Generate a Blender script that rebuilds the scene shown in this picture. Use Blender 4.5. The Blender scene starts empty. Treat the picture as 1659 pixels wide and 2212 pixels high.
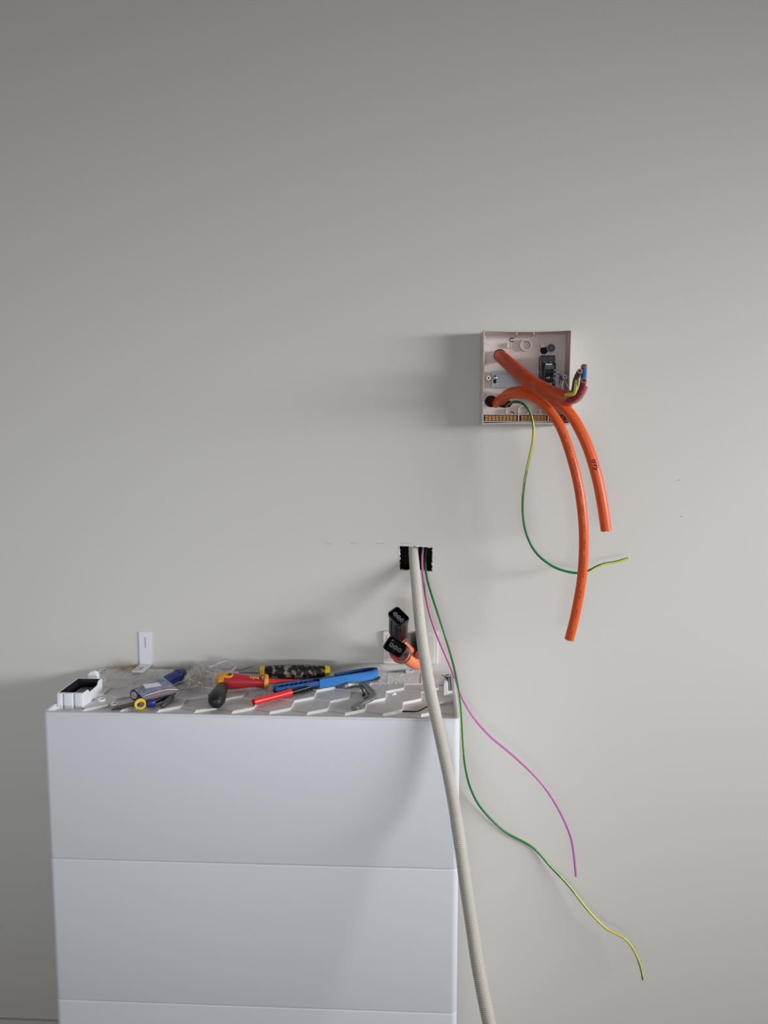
import bpy, math, random
from mathutils import Vector, Matrix, noise
random.seed(7)
V = Vector
R = math.radians
S = bpy.context.scene
COL = S.collection

# ---------------------------------------------------------------- camera
T = .852                                   # height of the battery stack top
F_PX = 1693.0
CAM = V((.3128, -1.6536, T + .5143))
YAW, PIT = R(2.758), R(5.94)
FW = V((-math.sin(YAW) * math.cos(PIT), math.cos(YAW) * math.cos(PIT), -math.sin(PIT)))
RT = V((math.cos(YAW), math.sin(YAW), 0))
UP = RT.cross(FW)
cd = bpy.data.cameras.new('camera')
cd.sensor_fit = 'VERTICAL'
cd.sensor_height = 36
cd.lens = F_PX * 36 / 2212
cd.clip_start = .01
cam = bpy.data.objects.new('camera', cd)
COL.objects.link(cam)
cam.matrix_world = Matrix(((RT.x, UP.x, -FW.x, CAM.x), (RT.y, UP.y, -FW.y, CAM.y), (RT.z, UP.z, -FW.z, CAM.z), (0, 0, 0, 1)))
S.camera = cam

# ---------------------------------------------------------------- light
w = bpy.data.worlds.new('world')
S.world = w
w.use_nodes = True
bg = w.node_tree.nodes['Background']
bg.inputs[0].default_value = (.93, .955, 1.0, 1)
bg.inputs[1].default_value = .55


def area(name, loc, target, sx, sy, power, col, spread=180):
    d = bpy.data.lights.new(name, 'AREA')
    d.shape = 'RECTANGLE'
    d.size, d.size_y, d.energy, d.color = sx, sy, power, col
    d.spread = R(spread)
    o = bpy.data.objects.new(name, d)
    COL.objects.link(o)
    o.location = loc
    o.rotation_euler = (V(target) - V(loc)).to_track_quat('-Z', 'Y').to_euler()
    return o


# daylight through the long low window opening in the right wall
area('window_daylight', (3.40, -1.55, 1.62), (.32, -.12, .83), 2.1, .42, 19.0, (.965, .985, 1.0), 71)
# weak fill lamp added behind the camera, brightens the left and middle
area('front_fill', (-.5, -4.3, 1.25), (-.25, 0, .92), 2.2, .25, 2.2, (.84, .92, 1.0), 36)
S.view_settings.view_transform = 'Standard'
S.view_settings.look = 'None'
S.view_settings.gamma = 1
S.view_settings.use_curve_mapping = False
S.view_settings.exposure = 0.0


# ---------------------------------------------------------------- pixel to place
def ray(x, y):
    return FW + RT * ((x - 829.5) / F_PX) - UP * ((y - 1106) / F_PX)


def at(x, y, Y=0.):
    d = ray(x, y)
    return CAM + d * ((Y - CAM.y) / d.y)


def onz(x, y, z):
    d = ray(x, y)
    return CAM + d * ((z - CAM.z) / d.z)


# ---------------------------------------------------------------- materials
def lin(c):
    return tuple((x / 12.92 if x <= .04045 else ((x + .055) / 1.055) ** 2.4) for x in [k / 255 for k in c])


def mat(name, rgb, rough=.5, metal=0., bump=0., scale=60., var=.04, coat=0., rgb2=None, lo=.5, hi=.6, spec=.5):
    m = bpy.data.materials.new(name)
    m.use_nodes = True
    nt = m.node_tree
    b = nt.nodes['Principled BSDF']
    b.inputs['Roughness'].default_value = rough
    b.inputs['Metallic'].default_value = metal
    b.inputs['Coat Weight'].default_value = coat
    b.inputs['Specular IOR Level'].default_value = spec
    tc = nt.nodes.new('ShaderNodeTexCoord')
    n = nt.nodes.new('ShaderNodeTexNoise')
    n.inputs['Scale'].default_value = scale
    n.inputs['Detail'].default_value = 5
    nt.links.new(tc.outputs['Object'], n.inputs['Vector'])
    r = nt.nodes.new('ShaderNodeValToRGB')
    c = lin(rgb)
    if rgb2:
        c2 = lin(rgb2)
        r.color_ramp.elements[0].position = lo
        r.color_ramp.elements[1].position = hi
        r.color_ramp.elements[0].color = (*c, 1)
        r.color_ramp.elements[1].color = (*c2, 1)
    else:
        r.color_ramp.elements[0].color = (*[x * (1 - var) for x in c], 1)
        r.color_ramp.elements[1].color = (*[min(1, x * (1 + var)) for x in c], 1)
        r.color_ramp.elements[0].position = .3
        r.color_ramp.elements[1].position = .7
    nt.links.new(n.outputs['Fac'], r.inputs['Fac'])
    nt.links.new(r.outputs['Color'], b.inputs['Base Color'])
    if bump:
        bp = nt.nodes.new('ShaderNodeBump')
        bp.inputs['Strength'].default_value = bump
        bp.inputs['Distance'].default_value = .001
        nt.links.new(n.outputs['Fac'], bp.inputs['Height'])
        nt.links.new(bp.outputs['Normal'], b.inputs['Normal'])
    return m


def film(name, rgb, milky, rough=.15, streak=40., gloss=.12):
    """thin clear plastic film: mostly see-through, milky in places, glossy folds"""
    m = bpy.data.materials.new(name)
    m.use_nodes = True
    nt = m.node_tree
    nt.nodes.remove(nt.nodes['Principled BSDF'])
    out = nt.nodes['Material Output']
    tr = nt.nodes.new('ShaderNodeBsdfTransparent')
    df = nt.nodes.new('ShaderNodeBsdfDiffuse')
    df.inputs[0].default_value = (*lin(rgb), 1)
    tl = nt.nodes.new('ShaderNodeBsdfTranslucent')
    tl.inputs[0].default_value = (*lin(rgb), 1)
    dt = nt.nodes.new('ShaderNodeMixShader')
    nt.links.new(df.outputs[0], dt.inputs[1])
    nt.links.new(tl.outputs[0], dt.inputs[2])
    gl = nt.nodes.new('ShaderNodeBsdfGlossy')
    gl.inputs['Roughness'].default_value = rough
    n = nt.nodes.new('ShaderNodeTexNoise')
    n.inputs['Scale'].default_value = streak
    n.inputs['Detail'].default_value = 6
    tc = nt.nodes.new('ShaderNodeTexCoord')
    nt.links.new(tc.outputs['Object'], n.inputs['Vector'])
    mr = nt.nodes.new('ShaderNodeMapRange')
    mr.inputs['From Min'].default_value = .35
    mr.inputs['From Max'].default_value = .7
    mr.inputs['To Min'].default_value = milky * .5
    mr.inputs['To Max'].default_value = min(1, milky * 1.6)
    nt.links.new(n.outputs['Fac'], mr.inputs['Value'])
    a = nt.nodes.new('ShaderNodeMixShader')
    nt.links.new(mr.outputs[0], a.inputs[0])
    nt.links.new(tr.outputs[0], a.inputs[1])
    nt.links.new(dt.outputs[0], a.inputs[2])
    b = nt.nodes.new('ShaderNodeMixShader')
    fr = nt.nodes.new('ShaderNodeLayerWeight')
    fr.inputs[0].default_value = gloss
    nt.links.new(fr.outputs['Facing'], b.inputs[0])
    mu = nt.nodes.new('ShaderNodeMath')
    mu.operation = 'MULTIPLY'
    mu.inputs[1].default_value = .28
    nt.links.new(fr.outputs['Facing'], mu.inputs[0])
    nt.links.new(mu.outputs[0], b.inputs[0])
    nt.links.new(a.outputs[0], b.inputs[1])
    nt.links.new(gl.outputs[0], b.inputs[2])
    nt.links.new(b.outputs[0], out.inputs[0])
    return m


M = dict(
    wall=mat('painted_plaster', (216, 212, 206), .62, 0, .10, 260, .012),
    shadow=mat('grey_shadow_line', (186, 182, 174), .8, 0, 0, 200, .1),
    gyps=mat('torn_plasterboard', (226, 222, 212), .9, 0, .5, 300, .1),
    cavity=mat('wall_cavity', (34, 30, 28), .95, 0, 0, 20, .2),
    floor=mat('concrete', (124, 121, 115), .8, 0, .4, 18, .12),
    ceil=mat('ceiling_paint', (190, 188, 182), .8, 0, 0, 10, .02),
    batt=mat('satin_white_shell', (219, 220, 224), .38, 0, .03, 420, .008),
    deck=mat('white_deck_plastic', (222, 219, 219), .42, 0, .05, 200, .02),
    white=mat('white_plastic', (232, 234, 238), .32, 0, 0, 60, .01),
    plate=mat('switch_plate_plastic', (226, 223, 219), .3, 0, 0, 60, .01),
    board=mat('cream_enclosure_plastic', (224, 213, 207), .42, 0, .04, 120, .03),
    black=mat('black_plastic', (20, 20, 23), .38, 0, .05, 200, .2),
    blackg=mat('gloss_black_plastic', (14, 13, 18), .22, 0, 0, 100, .2),
    dgrey=mat('dark_grey_plastic', (62, 62, 66), .45, 0, .05, 200, .1),
    tray=mat('black_socket_liner', (38, 34, 40), .35, 0, .05, 120, .15),
    pin=mat('grey_pin_sleeve', (120, 122, 128), .4, .2, 0, 100, .1),
    orange=mat('orange_cable_sheath', (226, 90, 28), .40, 0, .08, 90, .04),
    orange2=mat('dusty_orange_sheath', (200, 74, 36), .5, 0, .5, 55, .04, rgb2=(216, 112, 80), lo=.58, hi=.8),
    seal=mat('orange_seal', (240, 104, 52), .45, 0, 0, 90, .03),
    flex=mat('pale_orange_cable', (238, 132, 88), .42, 0, .05, 90, .04),
    green=mat('green_insulation', (22, 122, 70), .32, 0, 0, 90, .05),
    yellow=mat('yellow_insulation', (214, 206, 72), .34, 0, 0, 90, .05),
    purple=mat('purple_insulation', (196, 112, 172), .34, 0, 0, 90, .05),
    blue_i=mat('blue_insulation', (64, 108, 168), .35, 0, 0, 90, .08),
    red_i=mat('red_insulation', (150, 40, 52), .35, 0, 0, 90, .08),
    grey_i=mat('grey_insulation', (84, 78, 72), .4, 0, 0, 90, .1),
    brown_i=mat('clear_pink_insulation', (190, 138, 132), .35, 0, 0, 90, .1),
    copper=mat('copper', (190, 110, 80), .35, .9, .4, 500, .2),
    brass=mat('brass', (186, 142, 84), .32, .85, .1, 200, .15),
    brassd=mat('brass_shade', (96, 62, 40), .5, .6, .1, 200, .15),
    steel=mat('steel', (168, 170, 172), .3, .9, .1, 200, .1),
    zinc=mat('zinc_rail', (140, 142, 146), .38, .75, .05, 90, .06),
    dsteel=mat('tarnished_steel', (92, 86, 82), .42, .8, .3, 120, .2),
    alu=mat('cast_grey_metal', (138, 142, 138), .42, .6, .15, 160, .1),
    conduit=mat('grey_conduit_plastic', (208, 202, 192), .38, 0, 0, 60, .02),
    navy=mat('navy_plastic', (28, 40, 104), .38, 0, .05, 160, .08),
    blue=mat('blue_nylon', (46, 122, 196), .45, 0, .15, 260, .06, rgb2=(28, 74, 124), lo=.64, hi=.72),
    blued=mat('grimy_blue_nylon', (34, 88, 150), .5, 0, .2, 180, .08, rgb2=(20, 44, 72), lo=.54, hi=.68),
    red=mat('red_handle_plastic', (172, 34, 46), .40, 0, .05, 120, .05),
    redt=mat('bright_red_sleeve', (226, 46, 46), .32, 0, .05, 120, .05),
    amber=mat('speckled_amber_plastic', (226, 158, 34), .42, 0, .1, 420, .06, rgb2=(70, 44, 14), lo=.60, hi=.68),
    yel=mat('yellow_plastic', (236, 200, 20), .38, 0, .05, 120, .05),
    yelw=mat('worn_yellow_plastic', (206, 176, 50), .5, 0, .1, 200, .08, rgb2=(96, 80, 30), lo=.6, hi=.7),
    muddy=mat('muddy_black_rubber', (17, 16, 17), .6, 0, .5, 105, .2, rgb2=(148, 132, 116), lo=.52, hi=.60),
    scuff=mat('scuffed_black_rubber', (22, 22, 24), .5, 0, .6, 150, .2, rgb2=(120, 116, 112), lo=.68, hi=.74),
    allen=mat('black_oxide_steel', (52, 40, 40), .4, .6, 0, 90, .1),
    print_=mat('dark_print', (110, 34, 10), .6, 0, 0, 90, .05),
    ink=mat('marker_ink', (58, 10, 8), .5, 0, 0, 90, .05),
    wtext=mat('white_print', (222, 222, 222), .5, 0, 0, 90, .02),
    ytext=mat('amber_print', (240, 176, 60), .5, 0, 0, 90, .02),
    pencil=mat('pencil_graphite', (120, 118, 114), .7, 0, 0, 400, .2),
    debris=mat('brown_packing_fibre', (188, 168, 146), .8, 0, 0, 300, .2),
    crumb=mat('white_plaster_crumb', (236, 234, 230), .8, 0, 0, 300, .05),
    label=mat('white_paper_label', (232, 232, 240), .6, 0, 0, 90, .02),
    redline=mat('red_zip_line', (206, 62, 58), .4, 0, 0, 90, .02),
    film=film('clear_film', (226, 224, 218), .22),
    film2=film('milky_zip_film', (216, 218, 232), .42),
    film3=film('crinkled_film', (240, 238, 234), .10, .10, 90., .28),
)


# ---------------------------------------------------------------- mesh helpers
class MB:
    def __init__(s):
        s.v, s.f, s.m = [], [], []

    def add(s, vs, fs, m=0):
        k = len(s.v)
        s.v += [V(p) for p in vs]
        s.f += [tuple(i + k for i in q) for q in fs]
        s.m += [m] * len(fs)
        return s

    def box(s, c, size, fr=None, m=0):
        c = V(c)
        a, b, d = fr or (V((1, 0, 0)), V((0, 1, 0)), V((0, 0, 1)))
        h = [x / 2 for x in size]
        vs = [c + a * (i * h[0]) + b * (j * h[1]) + d * (k * h[2]) for i in (-1, 1) for j in (-1, 1) for k in (-1, 1)]
        return s.add(vs, [(0, 1, 3, 2), (4, 6, 7, 5), (0, 4, 5, 1), (2, 3, 7, 6), (0, 2, 6, 4), (1, 5, 7, 3)], m)

    def bb(s, x0, x1, y0, y1, z0, z1, m=0):
        return s.box(((x0 + x1) / 2, (y0 + y1) / 2, (z0 + z1) / 2), (x1 - x0, y1 - y0, z1 - z0), None, m)

    def rings(s, rs, cap0=True, cap1=True, m=0, ms=None, loop=False):
        n = len(rs[0])
        vs = [p for r in rs for p in r]
        k = len(s.v)
        s.v += [V(p) for p in vs]
        L = len(rs)
        for i in range(L if loop else L - 1):
            for j in range(n):
                q = (k + i * n + j, k + i * n + (j + 1) % n, k + ((i + 1) % L) * n + (j + 1) % n, k + ((i + 1) % L) * n + j)
                s.f.append(q)
                s.m.append(ms(i, j) if ms else m)
        if cap0:
            s.f.append(tuple(k + j for j in reversed(range(n))))
            s.m.append(m if not ms else ms(0, 0))
        if cap1:
            s.f.append(tuple(k + (L - 1) * n + j for j in range(n)))
            s.m.append(m if not ms else ms(L - 2, 0))
        return s

    def lathe(s, p0, ax, prof, n=28, m=0, squash=1., side=None, cap=True, ms=None):
        p0, ax = V(p0), V(ax).normalized()
        a = V(side) - ax * V(side).dot(ax) if side is not None else ax.orthogonal()
        a.normalize()
        b = ax.cross(a)
        rs = [[p0 + ax * t + (a * math.cos(2 * math.pi * i / n) + b * (squash * math.sin(2 * math.pi * i / n))) * r for i in range(n)] for t, r in prof]
        return s.rings(rs, cap, cap, m, ms)

    def cyl(s, p0, p1, r, n=20, m=0, r1=None):
        p0, p1 = V(p0), V(p1)
        return s.lathe(p0, p1 - p0, [(0, r), ((p1 - p0).length, r if r1 is None else r1)], n, m)

    def tube(s, pts, r, n=14, m=0, ms=None, squash=None):
        fr = frames(pts)
        rs = []
        for i, (p, (t, a, b)) in enumerate(zip(pts, fr)):
            q = r[i] if isinstance(r, list) else r
            k = squash[i] if squash else 1
            rs.append([p + a * (q * math.cos(2 * math.pi * j / n)) + b * (q * k * math.sin(2 * math.pi * j / n)) for j in range(n)])
        return s.rings(rs, True, True, m, ms)

    def prism(s, poly, o, u, v, w_, h, m=0):
        """outline poly in (u, v) at o, extruded along w_ by h"""
        o, u, v, w_ = V(o), V(u), V(v), V(w_)
        r0 = [o + u * a + v * b for a, b in poly]
        r1 = [p + w_ * h for p in r0]
        return s.rings([r0, r1], True, True, m)

    def ringwall(s, outer, inner, o, u, v, w_, h, m=0):
        o, u, v, w_ = V(o), V(u), V(v), V(w_)
        P = lambda q, z: [o + u * a + v * b + w_ * z for a, b in q]
        return s.rings([P(outer, 0), P(outer, h), P(inner, h), P(inner, 0)], False, False, m, None, True)


def frames(pts):
    n = len(pts)
    ts = [(pts[min(i + 1, n - 1)] - pts[max(i - 1, 0)]).normalized() for i in range(n)]
    a = ts[0].orthogonal().normalized()
    out = []
    for t in ts:
        a = (a - t * a.dot(t)).normalized()
        out.append((t, a, t.cross(a)))
    return out


def spline(P, step=.004):
    """Catmull-Rom through P, resampled to even steps"""
    P = [V(p) for p in P]
    Q = [P[0] * 2 - P[1]] + P + [P[-1] * 2 - P[-2]]
    raw = []
    for i in range(1, len(Q) - 2):
        a, b, c, d = Q[i - 1:i + 3]
        for k in range(24):
            t = k / 24
            raw.append(.5 * ((2 * b) + (c - a) * t + (2 * a - 5 * b + 4 * c - d) * t * t + (3 * b - a - 3 * c + d) * t ** 3))
    raw.append(P[-1])
    L = [0]
    for i in range(1, len(raw)):
        L.append(L[-1] + (raw[i] - raw[i - 1]).length)
    n = max(2, int(L[-1] / step))
    out, j = [], 0
    for i in range(n + 1):
        s = L[-1] * i / n
        while j < len(L) - 2 and L[j + 1] < s:
            j += 1
        k = (s - L[j]) / max(1e-9, L[j + 1] - L[j])
        out.append(raw[j].lerp(raw[j + 1], min(1, k)))
    for _ in range(2):
        out = [out[0]] + [(out[i - 1] + out[i] * 2 + out[i + 1]) / 4 for i in range(1, len(out) - 1)] + [out[-1]]
    return out


def path(L, step=.004):
    return spline([at(x, y, Y) for x, y, Y in L], step)


def rr(w_, h, r, n=5):
    pts = []
    for cx, cy, a0 in ((w_ / 2 - r, h / 2 - r, 0), (-w_ / 2 + r, h / 2 - r, 90), (-w_ / 2 + r, -h / 2 + r, 180), (w_ / 2 - r, -h / 2 + r, 270)):
        for i in range(n + 1):
            a = R(a0 + 90 * i / n)
            pts.append((cx + r * math.cos(a), cy + r * math.sin(a)))
    return pts


def circ(r, n=24, cx=0, cy=0):
    return [(cx + r * math.cos(2 * math.pi * i / n), cy + r * math.sin(2 * math.pi * i / n)) for i in range(n)]


X3, Y3, Z3 = V((1, 0, 0)), V((0, 1, 0)), V((0, 0, 1))
ORG = {}


def props(o, label=None, cat=None, group=None, kind=None):
    if label: o['label'] = label
    if cat: o['category'] = cat
    if group: o['group'] = group
    if kind: o['kind'] = kind
    return o


def thing(name, label, cat, loc, group=None):
    o = bpy.data.objects.new(name, None)
    o.empty_display_size = .02
    COL.objects.link(o)
    o.location = loc
    ORG[o.name] = V(loc)
    return props(o, label, cat, group)


def obj(name, mb, mats, parent=None, bev=0, seg=2, smooth=40, label=None, org=None):
    if not isinstance(mats, (list, tuple)):
        mats = [mats]
    if parent is not None:
        o0 = ORG[parent.name]
    else:
        xs = [p.x for p in mb.v]; ys = [p.y for p in mb.v]; zs = [p.z for p in mb.v]
        o0 = V(org) if org is not None else V(((min(xs) + max(xs)) / 2, (min(ys) + max(ys)) / 2, min(zs)))
    me = bpy.data.meshes.new(name)
    me.from_pydata([tuple(p - o0) for p in mb.v], [], mb.f)
    for x in mats:
        me.materials.append(M[x])
    for p, k in zip(me.polygons, mb.m):
        p.material_index = k
    me.validate()
    me.update()
    if smooth:
        me.polygons.foreach_set('use_smooth', [True] * len(me.polygons))
        me.set_sharp_from_angle(angle=R(smooth))
    o = bpy.data.objects.new(name, me)
    COL.objects.link(o)
    if parent is not None:
        o.parent = parent
    else:
        o.location = o0
    ORG[o.name] = o0
    if bev:
        b = o.modifiers.new('bevel', 'BEVEL')
        b.width = bev
        b.segments = seg
        b.limit_method = 'ANGLE'
        b.angle_limit = R(35)
    if label:
        o['label'] = label
    return o


def struct(name, mb, mats, **k):
    return props(obj(name, mb, mats, None, **k), kind='structure')


def text_mb(body, size, fn, spacing=1.0, bold=0.):
    """flat lettering: every letter vertex (x, y) goes through fn -> world point"""
    c = bpy.data.curves.new('lettering', 'FONT')
    c.body = body
    c.size = size
    c.space_character = spacing
    c.resolution_u = 3
    c.offset = bold
    o = bpy.data.objects.new('lettering', c)
    COL.objects.link(o)
    dg = bpy.context.evaluated_depsgraph_get()
    me = bpy.data.meshes.new_from_object(o.evaluated_get(dg))
    mb = MB()
    vs = [(v.co.x, v.co.y) for v in me.vertices]
    mb.add([fn(x, y) for x, y in vs], [tuple(p.vertices) for p in me.polygons])
    wd = max([x for x, y in vs] + [0])
    bpy.data.objects.remove(o)
    bpy.data.meshes.remove(me)
    bpy.data.curves.remove(c)
    return mb, wd


def join(mbs):
    r = MB()
    for b in mbs:
        k = len(r.v)
        r.v += b.v
        r.f += [tuple(i + k for i in q) for q in b.f]
        r.m += b.m
    return r


# ================================================================ SETTING
HX0, HX1, HZ0, HZ1 = .2664, .3364, 1.0690, 1.1214       # the cut-out in the plasterboard
wb = MB()
x0, x1, z0, z1 = -2.6, 3.5, 0., 2.75
a0, a1, c0, c1 = HX0 - .03, HX1 + .03, HZ0 - .03, HZ1 + .03
for q in ((x0, a0, z0, z1), (a1, x1, z0, z1), (a0, a1, z0, c0), (a0, a1, c1, z1)):
    wb.add([(q[0], 0, q[2]), (q[1], 0, q[2]), (q[1], 0, q[3]), (q[0], 0, q[3])], [(0, 1, 2, 3)])
inner, outer = [], []
NS = 26
for side in range(4):
    for i in range(NS):
        t = i / NS
        j = random.uniform(-.0009, .0009) + .0006 * math.sin(i * 1.3 + side)
        if side == 0: p, q = (HX0 + (HX1 - HX0) * t, HZ0 + j - .0022 * t), (a0 + (a1 - a0) * t, c0)
        if side == 1: p, q = (HX1 + j, HZ0 - .0022 + (HZ1 - HZ0) * t), (a1, c0 + (c1 - c0) * t)
        if side == 2: p, q = (HX1 + (HX0 - HX1) * t, HZ1 - .0028 * (1 - t) + j), (a1 + (a0 - a1) * t, c1)
        if side == 3: p, q = (HX0 + j, HZ1 + (HZ0 - HZ1) * t), (a0, c1 + (c0 - c1) * t)
        inner.append(p)
        outer.append(q)
wb.rings([[V((x, 0, z)) for x, z in outer], [V((x, 0, z)) for x, z in inner]], False, False)
mid = [(x + random.uniform(.0002, .0014) * (1 if x < .3 else -1) * 1.0, z + random.uniform(.0002, .001) * (1 if z < 1.09 else -1)) for x, z in inner]
wb.rings([[V((x, 0, z)) for x, z in inner], [V((x, .0012, z)) for x, z in mid], [V((x, .011, z)) for x, z in mid]], False, False, 1)
struct_wall = struct('wall_back', wb, ['wall', 'gyps'], org=(0, 0, 0), smooth=0)
torn = MB()
for i in range(0, len(inner), 1):
    x, z = inner[i]
    nx, nz = inner[(i + 1) % len(inner)]
    d = (V((nx, 0, nz)) - V((x, 0, z)))
    if d.length < 1e-5: continue
    o_ = V((-d.z, 0, d.x)).normalized()
    wdt = random.uniform(.0004, .0017)
    torn.add([V((x, -.0002, z)) + o_ * .0003, V((nx, -.0002, nz)) + o_ * .0003, V((nx, -random.uniform(.0003, .0012), nz)) - o_ * wdt, V((x, -random.uniform(.0003, .0012), z)) - o_ * wdt * random.uniform(.5, 1)], [(0, 1, 2, 3)])
obj('torn_paper_edge', torn, 'gyps', struct_wall, smooth=0, label='ragged white torn edge of the cut-out')
cv = MB()
cv.rings([[V((a, b, c)) for a, c in ((.18, 1.0), (.42, 1.0), (.42, 1.2), (.18, 1.2))] for b in (.0112, .10)], False, True)
obj('wall_cavity', cv, 'cavity', struct_wall, smooth=0, label='dark hollow behind the cut-out')
for (xa, ya, xb, yb) in ((703, 1173, 717, 1175), (756, 1173, 769, 1174), (812, 1173.5, 832, 1174), (864, 1173.5, 890, 1174)):
    pm = MB()
    pm.tube([at(xa + (xb - xa) * i / 5, ya + (yb - ya) * i / 5 + (.6 if i == 5 else 0), -.0001) for i in range(6)], .00030, 5)
    obj('pencil_mark', pm, 'pencil', struct_wall)
for (xa, ya) in ((1466, 1037), (1472, 1116)):
    pm = MB()
    pm.cyl(at(xa, ya, .0003), at(xa, ya, -.0006), .0009, 8)
    obj('paint_speck', pm, 'pencil', struct_wall)
FZ = -.09
struct('floor', MB().bb(-2.6, 3.5, -5, .0, FZ - .05, FZ), 'floor', smooth=0)
bbd = struct('baseboard_back', MB().bb(-2.6, 3.5, -.0040, -.0002, FZ, .0005), 'wall', smooth=0, bev=.0008)
obj('shadow_line', MB().bb(-2.6, 3.5, -.0046, -.0002, .0005, .0026), 'shadow', bbd, smooth=0)  # grey strip standing in for the shadow line above the baseboard
struct('ceiling', MB().bb(-2.6, 3.5, -5, .0, 2.75, 2.8), 'ceil', smooth=0)
struct('wall_left', MB().bb(-2.65, -2.6, -5, 0, FZ, 2.75), 'wall', smooth=0)
wr = MB()
wr.bb(3.5, 3.55, -5, 0, FZ, .45).bb(3.5, 3.55, -5, 0, 2.05, 2.75).bb(3.5, 3.55, -.55, 0, .45, 2.05).bb(3.5, 3.55, -5, -3.25, .45, 2.05)
struct('wall_right', wr, 'wall', smooth=0)

# ================================================================ BATTERY STACK
W, FY, BY = .3835, -.292, -.0255
CY, DP = (FY + BY) / 2, BY - FY


def ring_at(inset, z, r=.012, back=0.):
    return [V((a, CY + back / 2 + b, z)) for a, b in rr(2 * W - 2 * inset, DP - 2 * inset + back, max(.002, r - inset), 6)]


def module_shell(top, h, open_top):
    mb = MB()
    z1, z0 = top, top - h
    prof = [(.0030, z0 + .0002), (.0014, z0 + .0006), (.0004, z0 + .0014), (0, z0 + .003)]
    if open_top:
        prof += [(0, z1 - .0050), (.0003, z1 - .0042), (.0014, z1 - .0038), (.0014, z1 - .0030), (.0004, z1 - .0026), (.0003, z1 - .0012), (.0010, z1 - .0003), (.0018, z1), (.0078, z1), (.0084, z1 - .0006), (.0086, z1 - .0100)]
    else:
        prof += [(0, z1 - .003), (.0004, z1 - .0014), (.0014, z1 - .0006), (.0030, z1 - .0002)]
    mb.rings([ring_at(i, z, .012, max(0, min(.006, i - .0018)) if open_top and z > z1 - .012 else 0) for i, z in prof], True, not open_top)
    return mb


HM = .284
mods = []
for k, lab in enumerate(('top white battery module, uncovered tray-like top strewn with tools',
                         'middle white battery module between the two seams',
                         'bottom white battery module cut off by the picture edge')):
    t = thing('battery_module', lab, 'battery', (0, CY, T - HM * (k + 1) + (FZ if k == 2 else 0)), 'stacked white battery modules')
    obj('casing', module_shell(T - HM * k, HM - (FZ if k == 2 else 0), k == 0), 'batt', t, smooth=50)
    mods.append(t)
bt = mods[0]
dk = MB()
zd = T - .010
dk.rings([ring_at(.0080, zd, .012, .006), ring_at(.0080, zd - .002, .012, .006)], True, True)
deck = obj('top_deck', dk, 'deck', bt)
# honeycomb of shallow hexagonal facets, 70 mm across, each tilted up towards its right front side
PX = .0700
GX = .2443
xa, xb, ya, yb = -W + .0085, W - .0085, FY + .0088, -.0760
tiles = MB()


def clip(poly, ax, lim, sg):
    out = []
    for a, b in zip(poly, poly[1:] + poly[:1]):
        ia, ib_ = (a[ax] - lim) * sg >= 0, (b[ax] - lim) * sg >= 0
        if ia: out.append(a)
        if ia != ib_:
            k = (lim - a[ax]) / (b[ax] - a[ax])
            out.append((a[0] + (b[0] - a[0]) * k, a[1] + (b[1] - a[1]) * k))
    return out


yr = [-.3415, -.2780, -.2150, -.1520, -.0890, -.0260]      # row centres
for r_i, yc_ in enumerate(yr):
    for k in range(-11, 5):
        cx_ = GX + PX * k + (PX / 2 if r_i % 2 == 0 else 0) - PX / 2
        hex_ = [(cx_, yc_ + .0415), (cx_ - PX / 2, yc_ + .0215), (cx_ - PX / 2, yc_ - .0215), (cx_, yc_ - .0415), (cx_ + PX / 2, yc_ - .0215), (cx_ + PX / 2, yc_ + .0215)]
        for ax, lim, sg in ((0, xa, 1), (0, xb, -1), (1, ya, 1), (1, yb, -1)):
            hex_ = clip(hex_, ax, lim, sg) if hex_ else hex_
        if len(hex_) < 3: continue
        zt_ = lambda x, y: zd + .0030 + .082 * (.743 * (x - cx_) - .669 * (y - yc_))
        m_ = len(hex_)
        ctr = (sum(p_[0] for p_ in hex_) / m_, sum(p_[1] for p_ in hex_) / m_)
        sh = [(x + (ctr[0] - x) * .012, y + (ctr[1] - y) * .012) for x, y in hex_]
        vs = [V((x, y, zd - .0005)) for x, y in hex_] + [V((x, y, zt_(x, y) - .0003)) for x, y in hex_] + [V((x, y, zt_(x, y))) for x, y in sh]
        fs = []
        for q_ in range(m_):
            n2_ = (q_ + 1) % m_
            fs += [(q_, q_ + m_, n2_ + m_, n2_), (q_ + m_, q_ + 2 * m_, n2_ + 2 * m_, n2_ + m_)]
        fs.append(tuple(range(2 * m_, 3 * m_)))
        tiles.add(vs, fs)
        for q_ in range(m_):                     # thin raised lip along the edges towards the back right
            p1_, p2_ = V((*hex_[q_], 0)), V((*hex_[(q_ + 1) % m_], 0))
            e_ = p2_ - p1_
            if e_.length < .008 or not (e_.x < -.004 and e_.y > .002): continue
            u_ = e_.normalized()
            n_ = V((-u_.y, u_.x, 0)) * .0006
            hz_ = [zt_(p_.x, p_.y) + .0012 for p_ in (p1_, p2_)]
            tiles.add([p_ + k_ + Z3 * z_ for p_, hh in ((p1_, hz_[0]), (p2_, hz_[1])) for k_, z_ in ((n_ * 1.4, zd), (-n_ * 1.4, zd), (-n_, hh), (n_, hh))], [(0, 1, 2, 3), (7, 6, 5, 4), (0, 4, 5, 1), (1, 5, 6, 2), (2, 6, 7, 3), (3, 7, 4, 0)], 1)
obj('honeycomb_facets', tiles, ['deck', 'white'], bt, smooth=0)
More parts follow.
